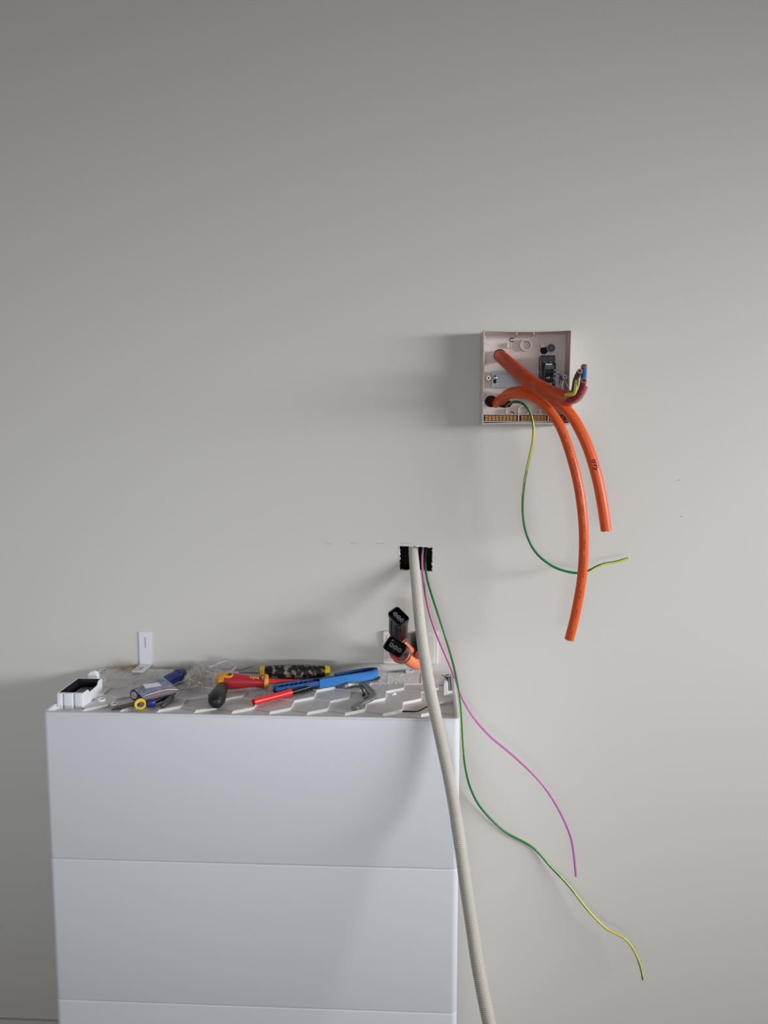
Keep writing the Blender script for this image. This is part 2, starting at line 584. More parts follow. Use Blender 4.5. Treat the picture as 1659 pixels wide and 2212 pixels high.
# sloping rear ledge behind the honeycomb, with low ribs in line with the cells
LZ = lambda y: zd + .0030 + max(0., (y + .0765)) / (BY - .002 + .0765) * .0066
lg = MB()
x_a, x_b = -W + .0085, W - .0200
lg.rings([[V((x, -.0765, zd)), V((x, BY - .0021, zd)), V((x, BY - .0021, LZ(BY - .0021))), V((x, -.0745, LZ(-.0745))), V((x, -.0765, zd + .0036))] for x in (x_a, x_b)])
for k in range(-9, 3):
    x = GX + PX * k
    if x - .001 < x_a or x + .001 > x_b: continue
    lg.add([(x - .0008, -.0760, zd), (x + .0008, -.0760, zd), (x + .0008, BY - .003, zd), (x - .0008, BY - .003, zd), (x - .0006, -.0755, LZ(-.0755) + .0014), (x + .0006, -.0755, LZ(-.0755) + .0014), (x + .0006, BY - .003, LZ(BY - .003) + .0008), (x - .0006, BY - .003, LZ(BY - .003) + .0008)], [(0, 1, 5, 4), (1, 2, 6, 5), (2, 3, 7, 6), (3, 0, 4, 7), (4, 5, 6, 7)], 1)
obj('rear_ledge', lg, ['deck', 'white'], bt, smooth=0)
# terminal housing, front left
hs = thing  # alias kept short below
hx0, hx1, hy0, hy1, hz = -.3747, -.3245, -.2440, -.1560, T + .0205
h_ = MB()
wt = .0026
h_.bb(hx0, hx1, hy0 + .0008, hy0 + wt, zd, hz)
h_.bb(hx0, hx1, hy1 - wt, hy1, zd, hz)
h_.bb(hx0, hx0 + wt, hy0 + wt, hy1 - wt, zd, hz)
h_.bb(hx0 + wt, hx1 - wt, hy0 + wt, hy1 - wt, zd, T - .002)
L_ = hy1 - hy0 - 2 * wt
sc = [(0, 0), (L_, 0), (L_, 1), (L_ * .86, 1), (L_ * .83, .80), (L_ * .78, .42), (L_ * .5, .30), (L_ * .30, .34), (L_ * .25, .92), (0, 1)]
H_ = hz - zd
h_.prism([(a, b * H_ * (.36 if False else 1) if b in (0, 1) else (H_ * (.62 + .38 * b))) for a, b in sc], (hx1 - wt, hy0 + wt, zd), Y3, Z3, X3, wt)
for f0, f1 in ((0, .21), (.27, .63), (.69, 1.0)):        # three upright panels with dark gaps
    xm, wd_ = hx0 + (hx1 - hx0) * (f0 + f1) / 2, (hx1 - hx0) * (f1 - f0)
    h_.prism(rr(wd_, .0048, .0018, 4), (xm, hy0 - .0010, zd), X3, Y3, Z3, H_ - .0004)
hous = obj('terminal_housing', h_, 'white', bt, bev=.0006, label='raised white fluted housing of the socket')
ln = MB()
e = .0004
ln.bb(hx0 + wt, hx0 + wt + e, hy0 + wt, hy1 - wt, T - .002, hz - .0003).bb(hx0 + wt, hx1 - wt, hy1 - wt - e, hy1 - wt, T - .002, hz - .0003)
ln.bb(hx0 + wt, hx1 - wt, hy0 + wt, hy0 + wt + e, T - .002, hz - .0003).bb(hx0 + wt, hx1 - wt, hy0 + wt, hy1 - wt, T - .002, T - .0015)
obj('liner', ln, 'tray', hous, label='black liner inside the housing')
sk = MB()
cxs, cys = -.3440, -.2020
sk.prism(rr(.026, .050, .005), (cxs, cys, T - .0015), X3, Y3, Z3, .011)
for j in (-1, 0, 1):
    sk.lathe((cxs + .005, cys + j * .0145, T + .0092), Z3, [(0, .0052), (.0012, .0052), (.0012, .0032), (-.002, .0030)], 18)
sk.bb(cxs - .0095, cxs - .0045, cys - .02, cys + .02, T + .009, T + .0098)
obj('socket', sk, 'blackg', hous, label='black three-hole socket')
obj('socket_seal', MB().ringwall(rr(.0285, .0525, .006), rr(.026, .050, .005), (cxs, cys, T + .001), X3, Y3, Z3, .003), 'seal', hous)
# locating knob behind the housing, guide post on the right
kn = MB()
kn.prism([(-.010, 0), (.011, 0), (.011, .026), (.0085, .0325), (.004, .036), (-.002, .036), (-.007, .033), (-.010, .029)], (-.3560, -.130, zd), X3, Z3, Y3, .010)
obj('locating_knob', kn, 'white', bt, bev=.001)
gp = MB()
p = onz(963, 1508, zd)
gp.prism([(-.0048, 0), (.0048, 0), (.0042, .030), (-.0034, .0315)], (p.x, p.y, zd), X3, Z3, Y3, .016)
gp.bb(p.x + .004, W - .0080, p.y + .002, p.y + .014, zd, zd + .011)
obj('guide_post', gp, 'white', bt, bev=.0006)
gh = MB()
gh.ringwall(rr(.0075, .022, .002), rr(.0045, .018, .0015), (p.x - .013, p.y + .010, zd), X3, Y3, Z3, .0025)
gh.bb(p.x - .0155, p.x - .0105, p.y + .001, p.y + .019, zd, zd + .0005, 1)
obj('guide_slot', gh, ['white', 'brown_i'], bt)
for (px, py) in ((219.5, 1515), (247, 1525)):
    q = onz(px, py, zd + .0026)
    obj('ring_boss', MB().ringwall(circ(.0072, 28), circ(.0054, 28), q, X3, Y3, Z3, .0055), 'white', bt, bev=.0004)
for (px, py) in ((223, 1450), (965, 1459)):
    q = onz(px, py, T - .0012)
    rb = MB().ringwall(circ(.0075), circ(.0055), q, X3, Y3, Z3, .0012).lathe(q, Z3, [(0, .0054), (.0003, .0054), (.0008, .002)], 16, 1)
    obj('screw_recess', rb, ['deck', 'dsteel'], bt)
fn = MB()
q = onz(853, 1503, zd)
fn.add([q + V((-.008, 0, 0)), q + V((.002, .0, 0)), q + V((.0005, .001, .0075)), q + V((-.006, .006, 0)), q + V((.0035, .006, 0))], [(0, 1, 2), (0, 2, 3), (1, 4, 2), (2, 4, 3), (0, 3, 4, 1)])
obj('locating_fin', fn, 'white', bt, smooth=0)
tb = MB()
q = at(884.5, 1455, -.012)
tb.ringwall(rr(.0165, .020, .0015), rr(.0085, .006, .0028), (q.x, -.0158, T + .001), X3, Y3, Z3, .0022)
tb.bb(q.x - .008, q.x + .008, -.0045, -.002, T - .02, T + .0015)
obj('rear_tab', tb, 'white', bt, bev=.0003)
rl = MB()  # two thin rails       # raised rail inside the right rim
rl.bb(W - .0190, W - .0165, -.135, -.036, zd, zd + .006).bb(W - .0125, W - .0105, -.13, -.036, zd, zd + .008)

obj('side_rail', rl, 'white', bt, bev=.0004)

# ================================================================ WALL BRACKET AND SOCKET PLATE
br = thing('wall_bracket', 'pale grey slotted steel L bracket upright against the wall behind the battery', 'bracket', (-.2908, 0, T))
bxm = -.2908


def dense(poly, k=6):
    return [(p[0] + (q[0] - p[0]) * i / k, p[1] + (q[1] - p[1]) * i / k) for p, q in zip(poly, poly[1:] + poly[:1]) for i in range(k)]


def slotted(mb, o, u, v, w_, wd, up, dn_, sw, sh, r, th_, rb=None):
    """rounded plate with a long slot, centred on the slot"""
    hw_, k = wd / 2, 8
    arc = lambda cx, cy, r_, a0, a1: [(cx + r_ * math.cos(R(a0 + (a1 - a0) * i / k)), cy + r_ * math.sin(R(a0 + (a1 - a0) * i / k))) for i in range(k + 1)]
    top = [(hw_, 0)] + arc(hw_ - r, up - r, r, 0, 90) + arc(-hw_ + r, up - r, r, 90, 180) + [(-hw_, 0), (-sw / 2, 0)] + arc(0, sh / 2 - sw / 2, sw / 2, 180, 0) + [(sw / 2, 0)]
    q = rb or .0001
    bot = [(-hw_, 0)] + arc(-hw_ + q, -dn_ + q, q, 180, 270) + arc(hw_ - q, -dn_ + q, q, 270, 360) + [(hw_, 0), (sw / 2, 0)] + arc(0, -sh / 2 + sw / 2, sw / 2, 0, -180) + [(-sw / 2, 0)]
    mb.prism(top, o, u, v, w_, th_).prism(bot, o, u, v, w_, th_)
    return mb


obj('upright', slotted(MB(), (bxm, -.0003, .9045), X3, Z3, -Y3, .0262, .024, .9045 - T - .0015, .0046, .025, .004, .0026), 'white', br, smooth=30)
obj('foot', slotted(MB(), (bxm, -.0290, T + .0012), X3, -Y3, Z3, .0262, .026, .0285, .0052, .026, .004, .0026), 'white', br, smooth=30)

gpo = thing('switch_plate', 'white blank power outlet plate on the wall behind the corrugated conduit', 'outlet plate', (.2905, 0, .865))
gx0, gx1, gz0, gz1 = .2305, .3503, .8648, .9378
gxc, gzc = (gx0 + gx1) / 2, (gz0 + gz1) / 2
pm = MB()
pm.rings([[V((gxc + a, y, gzc + b)) for a, b in rr(gx1 - gx0 - 2 * i, gz1 - gz0 - 2 * i, .004)] for i, y in ((0, -.0003), (0, -.0065), (.0008, -.0085), (.0020, -.0095), (.0026, -.0096))])
obj('plate', pm, 'plate', gpo)
pm = MB().ringwall(dense(rr(.104, .060, .003), 1), dense(rr(.1032, .0592, .003), 1), (gxc, -.0095, gzc), X3, Z3, -Y3, .0004)
obj('cover', MB().prism(rr(.102, .058, .003), (gxc, -.0096, gzc), X3, Z3, -Y3, .0012), 'plate', gpo, bev=.0004)

# ================================================================ CONDUIT
cp = path([(893, 1150, .055), (893, 1180, .030), (894.5, 1208, -.004), (897, 1240, -.040), (900, 1270, -.075), (903.5, 1310, -.112), (910, 1370, -.170), (918.5, 1430, -.222), (929, 1490, -.268), (942, 1550, -.3045), (957, 1620, -.320), (971.5, 1690, -.338), (984, 1760, -.362), (996, 1840, -.402), (1007, 1920, -.424), (1019, 2000, -.446), (1031, 2080, -.468), (1044, 2150, -.488), (1057, 2212, -.505), (1078, 2300, -.53), (1100, 2390, -.55)], .0029 / 6)
rad = []
for i in range(len(cp)):
    k = (i % 6)
    rad.append((.0090, .0103, .01085, .01090, .0106, .0096)[k])
obj_c = obj('corrugated_conduit', MB().tube(cp, rad, 26), 'conduit', smooth=60)
props(obj_c, 'grey corrugated conduit hanging out of the wall cut-out down past the battery', 'conduit')


def near(pts, px, py):
    """path index closest to a place in the photograph"""
    best, bi = 1e9, 0
    for i, p in enumerate(pts):
        d = p - CAM
        k = F_PX / d.dot(FW)
        e_ = (829.5 + k * d.dot(RT) - px) ** 2 + (1106 - k * d.dot(UP) - py) ** 2
        if e_ < best: best, bi = e_, i
    return bi


# ================================================================ LOOSE WIRES
def wire(name, P, r, mats, label, stripe=None, step=.004):
    pts = path(P, step)
    mb = MB()
    n = 16
    ms = None
    if stripe:
        fr = frames(pts)
        keys = [(near(pts, x, y), R(a)) for x, y, a in stripe]

        def ms(i, j):
            i = min(i, len(pts) - 1)
            k = 0
            while k < len(keys) - 2 and keys[k + 1][0] < i: k += 1
            (i0, a0), (i1, a1) = keys[k], keys[k + 1]
            ph = a0 + (a1 - a0) * min(1, max(0, (i - i0) / max(1, i1 - i0)))
            t, a, b = fr[i]
            g = 2 * math.pi * (j + .5) / n
            d = a * math.cos(g) + b * math.sin(g)
            nn = V((.0, -1, .05))
            nn = (nn - t * nn.dot(t)).normalized()
            th_ = math.atan2(d.dot(nn.cross(t)), d.dot(nn))
            return 1 if math.cos(th_ - ph) > math.cos(R(68)) else 0
    mb.tube(pts, r, n, 0, ms)
    o = obj(name, mb, mats, smooth=60)
    return pts, o


_, o = wire('purple_wire', [(917, 1165, .04), (914, 1185, .015), (912, 1205, -.008), (913, 1235, -.022), (919, 1285, -.036), (930, 1332, -.046), (945, 1375, -.052), (960, 1410, -.055), (974, 1443, -.056), (987, 1477, -.056), (1001, 1513, -.060), (1025, 1553, -.066), (1060, 1592, -.074), (1101, 1626, -.080), (1146, 1667, -.085), (1181, 1707, -.088), (1211, 1757, -.090), (1232, 1806, -.090), (1240, 1850, -.090), (1244, 1893, -.090)],
            .0024, ['purple'], '')
props(o, 'thin pink-purple wire trailing from the wall cut-out down to the right', 'wire')
_, o = wire('earth_wire', [(926, 1168, .06), (919, 1208, .018), (921, 1243, -.020), (930, 1278, -.045), (943, 1318, -.062), (960, 1370, -.072), (975, 1420, -.074), (984.5, 1460, -.074), (990.5, 1495, -.072), (994.5, 1530, -.066), (997, 1570, -.056), (1000, 1620, -.042), (1006, 1665, -.030), (1018, 1707, -.020), (1041, 1748, -.010), (1090, 1796, -.0045), (1150, 1830, -.0045), (1190, 1873, -.012), (1230, 1915, -.024), (1270, 1966, -.036), (1310, 2006, -.044), (1350, 2028, -.050), (1372, 2058, -.055), (1384, 2090, -.058), (1389, 2116, -.060)],
            .0024, ['green', 'yellow'], '', [(924, 1200, -130), (994, 1530, -92), (1000, 1620, -92), (1018, 1707, -140), (1090, 1796, -180), (1150, 1830, -215), (1190, 1873, -250), (1270, 1966, -310), (1350, 2028, -340), (1389, 2116, -285)])
props(o, 'long green and yellow earth wire from the cut-out, ending low on the right', 'wire')
_, o = wire('earth_wire', [(1085, 884, .03), (1092, 878, .0), (1100, 872, -.030), (1112, 868, -.060), (1128, 871, -.078), (1141, 884, -.086), (1149, 903, -.090), (1153, 930, -.090), (1149, 965, -.088), (1140, 1003, -.086), (1133, 1040, -.085), (1129, 1080, -.085), (1130, 1120, -.085), (1139, 1158, -.085), (1158, 1194, -.085), (1190, 1221, -.085), (1222, 1234, -.085), (1252, 1238, -.085), (1272, 1233, -.085), (1291, 1223, -.085), (1310, 1217, -.085), (1330, 1214, -.085), (1357, 1206, -.085)],
            .0026, ['green', 'yellow'], '', [(1088, 880, 180), (1128, 871, 150), (1141, 884, 110), (1153, 930, 35), (1148, 965, -10), (1129, 1080, -105), (1158, 1194, -135), (1240, 1238, -130), (1291, 1223, -55), (1357, 1206, -25)])
props(o, 'green and yellow earth wire looping below the open distribution box', 'wire')

# ================================================================ DISTRIBUTION BOX
BX0, BX1, BZ0, BZ1, BD = .4338, .6083, 1.3781, 1.5650, .0600
bc = ((BX0 + BX1) / 2, (BZ0 + BZ1) / 2)
db = thing('distribution_box', 'open cream plastic distribution box on the wall, cover removed', 'electrical box', (bc[0], 0, BZ0))
en = MB()
bw, bh = BX1 - BX0, BZ1 - BZ0


def bowed(w_, h, bow):
    r_ = [(-w_ / 2 + w_ * i / 10, -h / 2 + bow * math.sin(math.pi * i / 10)) for i in range(10)]
    r_ += [(w_ / 2 - bow * .4 * math.sin(math.pi * i / 10), -h / 2 + h * i / 10) for i in range(10)]
    r_ += [(w_ / 2 - w_ * i / 10, h / 2 - bow * math.sin(math.pi * i / 10)) for i in range(10)]
    r_ += [(-w_ / 2 + bow * .2 * math.sin(math.pi * i / 10), h / 2 - h * i / 10) for i in range(10)]
    return r_


def B3(poly, y):
    return [V((bc[0] + a, y, bc[1] + b)) for a, b in poly]


en.rings([B3(bowed(bw + .002, bh + .001, 0), -.0003), B3(bowed(bw, bh, .0022), -BD + .001), B3(bowed(bw - .0010, bh - .001, .0022), -BD), B3(bowed(bw - .0045, bh - .0045, .0022), -BD), B3(bowed(bw - .0050, bh - .005, .0022), -BD + .001), B3(bowed(bw - .006, bh - .006, .0), -.0040)], True, True)
shell = obj('enclosure', en, 'board', db, smooth=50)


def ib(px, py, Y=-.0042):
    return at(px, py, Y)


# bosses, tabs, clips, posts
for (px, py, hh) in ((1134.5, 747, .013), (1129, 888, .014)):
    q = ib(px, py)
    mb = MB().ringwall(circ(.0118, 30), circ(.0092, 30), q, X3, Z3, -Y3, hh).lathe(q, -Y3, [(0, .009), (.002, .009), (.0022, .0025), (.004, .0025)], 20)
    obj('round_boss', mb, 'board', db, bev=.0003)
for (px, py) in ((1099, 747), (1171, 746), (1096, 889), (1167, 889)):
    q = ib(px, py)
    mb = MB().ringwall(rr(.0095, .0105, .0005, 2), rr(.0070, .0080, .0005, 2), q, X3, Z3, -Y3, .012)
    mb.bb(q.x - .0036, q.x + .0036, q.y - .010, q.y, q.z - .004, q.z + .004)
    obj('square_boss', mb, 'board', db, bev=.0002)
for (px, py) in ((1106, 734), (1106, 894)):
    q = ib(px, py)
    mb = MB().lathe(q, -Y3, [(0, .0052), (.0012, .0050), (.0024, .0038), (.0028, .0018)], 20)
    mb.bb(q.x - .003, q.x + .003, q.y - .0031, q.y - .0026, q.z - .0005, q.z + .0005)
    obj('mounting_screw', mb, 'steel', db)
for (px, py) in ((1055.5, 816.5), (1220.5, 814)):
    q = at(px, py, -.044)
    mb = MB().ringwall(circ(.0046, 20), circ(.0018, 20), (q.x, -.004, q.z), X3, Z3, -Y3, .040)
    obj('cover_post', mb, 'board', db, bev=.0003)
for (xx, s_) in ((BX0 + .0040, 1), (BX1 - .0040, -1)):
    q = at(1049, 734, -.045)
    mb = MB().bb(xx - .0018, xx + .0018, -.050, -.030, q.z + .006, q.z + .0075).bb(xx - .0018, xx + .0018, -.050, -.030, q.z - .0075, q.z - .006).bb(xx + s_ * .0006, xx + s_ * .0018, -.050, -.048, q.z - .007, q.z + .007)
    obj('side_clip', mb, 'board', db)
for px in (1117, 1154):
    q = at(px, 715, -.055)
    obj('top_rib', MB().bb(q.x - .0007, q.x + .0007, -.054, -.004, BZ1 - .009, BZ1 - .003), 'board', db)
for (px, py, m1) in ((1190, 752, 'pin'), (1190, 868, 'dgrey')):
    q = ib(px, py)
    mb = MB().ringwall(circ(.0088, 26), circ(.0066, 26), q, X3, Z3, -Y3, .0022).lathe(q, -Y3, [(0, .0066), (.0008, .0066)], 20, 1).ringwall(circ(.0034, 16), circ(.0018, 16), q, X3, Z3, -Y3, .003)
    obj('rubber_grommet', mb, [m1, 'black'], db)
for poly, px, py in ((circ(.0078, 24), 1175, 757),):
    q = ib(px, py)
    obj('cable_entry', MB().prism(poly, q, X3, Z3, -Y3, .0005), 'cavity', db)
# long cable entry hole, black
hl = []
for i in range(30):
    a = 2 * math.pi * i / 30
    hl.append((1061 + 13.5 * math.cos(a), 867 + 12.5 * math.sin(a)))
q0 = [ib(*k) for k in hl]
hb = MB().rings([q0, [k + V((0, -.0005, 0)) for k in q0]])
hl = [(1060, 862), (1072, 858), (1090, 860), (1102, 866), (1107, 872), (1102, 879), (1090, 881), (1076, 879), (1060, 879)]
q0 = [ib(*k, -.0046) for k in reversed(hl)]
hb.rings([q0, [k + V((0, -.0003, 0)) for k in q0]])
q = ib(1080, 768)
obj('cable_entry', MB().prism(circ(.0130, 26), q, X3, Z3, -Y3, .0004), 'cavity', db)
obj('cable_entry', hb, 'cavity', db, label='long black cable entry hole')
# DIN rail
ry0, ry1 = at(1062, 802, -.020), at(1210, 836.5, -.020)
rx0, rx1, rz0, rz1 = at(1062, 820, -.020).x, at(1210, 820, -.020).x, at(1130, 837, -.018).z, at(1130, 801, -.018).z
cs = [(rz0, -.0175), (rz0, -.0190), (rz0 + .0052, -.0190), (rz0 + .0052, -.0122), (rz1 - .0052, -.0122), (rz1 - .0052, -.0190), (rz1, -.0190), (rz1, -.0175), (rz1 - .0066, -.0175), (rz1 - .0066, -.0108), (rz0 + .0066, -.0108), (rz0 + .0066, -.0175)]
dr = MB().rings([[V((x, y, z)) for z, y in cs] for x in (rx0, rx1)])
dr.bb(rx0 + .01, rx0 + .03, -.0108, -.004, (rz0 + rz1) / 2 - .005, (rz0 + rz1) / 2 + .005).bb(rx1 - .03, rx1 - .01, -.0108, -.004, (rz0 + rz1) / 2 - .005, (rz0 + rz1) / 2 + .005)
rail = obj('din_rail', dr, 'zinc', db, smooth=30)
q = at(1069, 819, -.0122)
mb = MB().prism(rr(.0062, .0155, .003), q + V((0, -.0001, -.001)), X3, Z3, -Y3, .0003)
obj('rail_slot', mb, 'cavity', rail)
mb = MB().lathe(q + V((0, -.0003, .003)), -Y3, [(0, .0046), (.0012, .0045), (.0022, .003)], 18)
obj('rail_screw', mb, 'steel', rail)
# circuit breaker, two-step black body clipped on the rail
cbx0, cbx1 = at(1169, 790, -.048).x, at(1199, 790, -.048).x
zt, zb_ = at(1180, 767.5, -.048).z, at(1180, 866, -.048).z
cb = thing('circuit_breaker', 'black two-pole circuit breaker clipped on the rail inside the box', 'circuit breaker', ((cbx0 + cbx1) / 2, -.019, zb_))
mb = MB()
zs1, zs2 = at(1180, 785, -.048).z, at(1180, 833, -.056).z
cw0, cw1 = cbx0, cbx1
mb.prism([(-.0145, zb_), (-.046, zb_), (-.048, zb_ + .002), (-.048, zs2 - .001), (-.055, zs2), (-.058, zs2 + .002), (-.058, zs1 - .003), (-.056, zs1), (-.048, zs1 + .001), (-.048, zt - .0015), (-.0465, zt), (-.0145, zt)], (cw0, 0, 0), Y3, Z3, X3, cw1 - cw0)
obj('breaker_body', mb, 'black', cb, bev=.0005)
mb = MB()
tz0, tz1 = at(1185, 827, -.058).z, at(1185, 806, -.058).z
sxp = cw1 + .0003
mb.bb(cw0 + .0055, cw0 + .0068, -.0595, -.058, tz0 - .0, zs1 - .004).bb(cw1 - .0046, cw1 - .0034, -.0595, -.058, tz0, zs1 - .004)
mb.bb(cw0 + .0068, cw1 - .0046, -.0590, -.058, zs1 - .012, zs1 - .004)
obj('breaker_frame', mb, 'dgrey', cb)
tg = MB()
tg.prism([(-.0585, tz0 + .002), (-.0655, tz0 + .004), (-.0665, tz0 + .011), (-.0640, tz1 - .004), (-.0585, tz1)], (cw0 + .0075, 0, 0), Y3, Z3, X3, cw1 - cw0 - .0128)
tgo = obj('toggle', tg, 'blackg', cb, bev=.0008)
q = V((cw0 + .0135, -.0669, (tz0 + tz1) / 2))
obj('toggle_mark', MB().box(q, (.0008, .0003, .0042), None), 'wtext', tgo)
for (px, py) in ((1176.5, 774.5), (1190.5, 774.5)):
    q = at(px, py, -.048)
    mb = MB().ringwall(circ(.0042, 20), circ(.0034, 20), q, X3, Z3, -Y3, .0004).lathe(q + V((0, -.0001, 0)), -Y3, [(0, .0034), (.0002, .0034)], 18, 1)
    mb.box(q + V((-.0008, -.0005, .0004)), (.0028, .0003, .0006), None, 2)
    obj('terminal_screw', mb, ['dgrey', 'blackg', 'steel'], cb)
tx, wd = text_mb('Nader', .0052, lambda x, y: V((cw0 + .0072 + x, -.0583, zs1 - .0038 + y * .9)), 1.0, .00018)
obj('lettering', tx, 'wtext', cb, smooth=0, label='small white maker lettering')
mk = MB()
for i, py in enumerate((799, 808, 818)):
    q = at(1200, py, -.0583)
    mk.box(V((cw1 - .0018, -.0583, q.z)), (.0028, .0002, .0008))
for px in (1176.5, 1190.5):
    q = at(px, 782.5, -.0483)
    mk.box(q, (.0008, .0002, .0018))
q = at(1185, 827.5, -.0583)
mk.box(V((cw0 + .014, -.0583, q.z - .0014)), (.012, .0002, .0009))
obj('printed_marks', mk, 'wtext', cb)
# brown side sticker
obj('side_label', MB().bb(cw0 - .0003, cw0 - .0001, -.044, -.036, zt - .020, zt - .006).bb(cw0 - .0003, cw0 - .0001, -.054, -.050, zs1 - .026, zs1 - .008), 'brown_i', cb)
# terminal bars along the bottom
for (px0, px1, nn) in ((1047, 1116, 9), (1125, 1181, 8), (1187, 1228, 5)):
    p0, p1 = at(px0, 897, -.034), at(px1, 915, -.034)
    tbar = obj('terminal_bar', MB().bb(p0.x, p1.x, -.034, -.024, BZ0 + .0075, p0.z), 'brassd', db, bev=.0005)
    for i in range(nn):
        for k in (0, 1):
            cx = p0.x + (p1.x - p0.x) * (i + .5) / nn
            cz = BZ0 + .0075 + (p0.z - BZ0 - .0075) * (.28 + .46 * k)
            m_ = MB().ringwall(circ(.0026, 14), circ(.0018, 14), (cx, -.034, cz), X3, Z3, -Y3, .0008).lathe((cx, -.034, cz), -Y3, [(0, .0018), (.0004, .0018)], 12, 1)
            m_.box((cx + .0004, -.0346, cz), (.0012, .0002, .0012), None, 0)
            obj('clamp_screw', m_, ['brass', 'brassd'], tbar)
p0, p1 = at(1045, 896, -.036), at(1229, 896, -.036)
cr = MB().bb(p0.x, p1.x, -.036, -.004, p0.z, p0.z + .0012).bb(p0.x, p1.x, -.036, -.024, BZ0 + .0058, BZ0 + .0072)
for px in (1120, 1184):
    q = at(px, 905, -.035)
    cr.bb(q.x - .001, q.x + .001, -.037, -.024, BZ0 + .006, p0.z)
obj('bar_carrier', cr, 'board', db)
tx, wd = text_mb('DK50BH', .0048, lambda x, y: V((at(1121.5, 862, -.0042).x + x, -.0043, at(1121.5, 862, -.0042).z + y)))
obj('moulded_lettering', tx, 'black', db, smooth=0)
# pale whiskers of filler string around the right post
for lab_, P in (('thicker pale string running from the right post of the box to the bared cable end', [(1221, 818, -.046), (1223, 828, -.060), (1228, 838, -.080), (1234, 845, -.095)]), ('fine pale string looping left below the right post of the box', [(1220, 819, -.046), (1214, 832, -.07), (1218, 846, -.09), (1226, 852, -.11)]), ('short fine string curling to the right of the right post', [(1223, 818, -.046), (1230, 822, -.06), (1231, 832, -.08)])):
    mb = MB().tube(path(P, .003), .0005, 6)
    o = obj('string', mb, 'label')
    props(o, lab_, 'string')
mb = MB().tube(path([(1069, 769, -.006), (1064, 767, -.010), (1060, 770, -.012)], .002), .0006, 6).tube(path([(1070, 763, -.006), (1066, 760, -.010), (1063, 761, -.012)], .002), .0005, 6)
props(obj('plastic_burr', mb, 'label'), 'white plastic swarf beside the upper cable hole', 'swarf')


# ================================================================ ORANGE CABLES
def on_cable(pts, r, off=0.):
    """maps (arc length, sideways) to the side of the cable that faces the room"""
    L = [0]
    for i in range(1, len(pts)): L.append(L[-1] + (pts[i] - pts[i - 1]).length)
    face = V((.0, -1, .1))

    def fn_(s, y):
        i = 0
        while i < len(L) - 2 and L[i + 1] < s: i += 1
        k = (s - L[i]) / (L[i + 1] - L[i])
        c = pts[i].lerp(pts[i + 1], k)
        t = (pts[i + 1] - pts[i]).normalized()
        n_ = (face - t * face.dot(t)).normalized()
        s2 = n_.cross(t)
        if s2.x < 0: s2 = -s2
        a = (y + off) / r
        return c + (n_ * math.cos(a) + s2 * math.sin(a)) * (r + .00015)
    return L, fn_


def cable_end(p, t, r, m_core, cores, parent, name='cut_end'):
    mb = MB().lathe(p, t, [(-.002, r * .98), (.0002, r * .98), (.0004, r * .86)], 26, 0)
    a = t.orthogonal().normalized()
    b = t.cross(a)
    k = 1
    for i in range(cores):
        q = p + (a * math.cos(2 * math.pi * i / cores) + b * math.sin(2 * math.pi * i / cores)) * (r * .46)
        mb.lathe(q, t, [(0, r * .36), (.0012, r * .36)], 16, 1 + i % 2)
        mb.lathe(q, t, [(0, r * .2), (.0016, r * .2)], 12, 3)
    return obj(name, mb, m_core, parent)


CB = [(1066, 884, .04), (1069, 876, .012), (1075, 868, -.014), (1086, 859, -.045), (1100, 852.5, -.078), (1118, 850, -.104), (1138, 852, -.120), (1156, 860, -.128), (1173, 872, -.134), (1191, 892, -.142), (1208, 917, -.148), (1219.5, 943, -.152), (1229.5, 972, -.156), (1241, 1012, -.160), (1250, 1052, -.162), (1256.5, 1095, -.163), (1260.5, 1140, -.163), (1261, 1180, -.162), (1259, 1225, -.160), (1255, 1262, -.158), (1247.5, 1305, -.156), (1239, 1345, -.154), (1229.5, 1381, -.152)]
cb_o = thing('supply_cable', 'long orange round cable with printed lettering arching out of the lower hole', 'cable', at(1069, 876, 0))
pB = path(CB, .004)
rB = .0091
obj('sheath', MB().tube(pB, rB, 26), 'orange', cb_o, smooth=60)
cable_end(pB[-1], (pB[-1] - pB[-2]).normalized(), rB, ['orange', 'grey_i', 'red_i', 'copper'], 4, cb_o)
LB, fB = on_cable(pB, rB, -.0008)
words = [('NK', 1217, 938), ('CABLE', 1224, 955), ('NIPPERCON', 1235, 990), ('ELECTRIC', 1247, 1039), ('CABLE', 1256, 1092), ('2C+E', 1260, 1133), ('16mm2', 1260, 1162), ('CU/V90/HFI-90/PVC', 1258, 1200), ('5V-90', 1252, 1272), ('0.6/1kV', 1246, 1312), ('AS/NZS', 1235, 1360)]
nexty = [y for _, _, y in words[1:]] + [1385]
tm = []
for (wd_, px, py), ny in zip(words, nexty):
    i = near(pB, px, py)
    s0 = LB[i]
    span = LB[near(pB, px, ny)] if False else None
    sc_ = {'CU/V90/HFI-90/PVC': .74}.get(wd_, 1.)
    t_, w_ = text_mb(wd_, .0058, lambda x, y: fB(s0 + x * sc_, y - .0015), 1.15)
    obj('printed_word', t_, 'print_', cb_o, smooth=0)

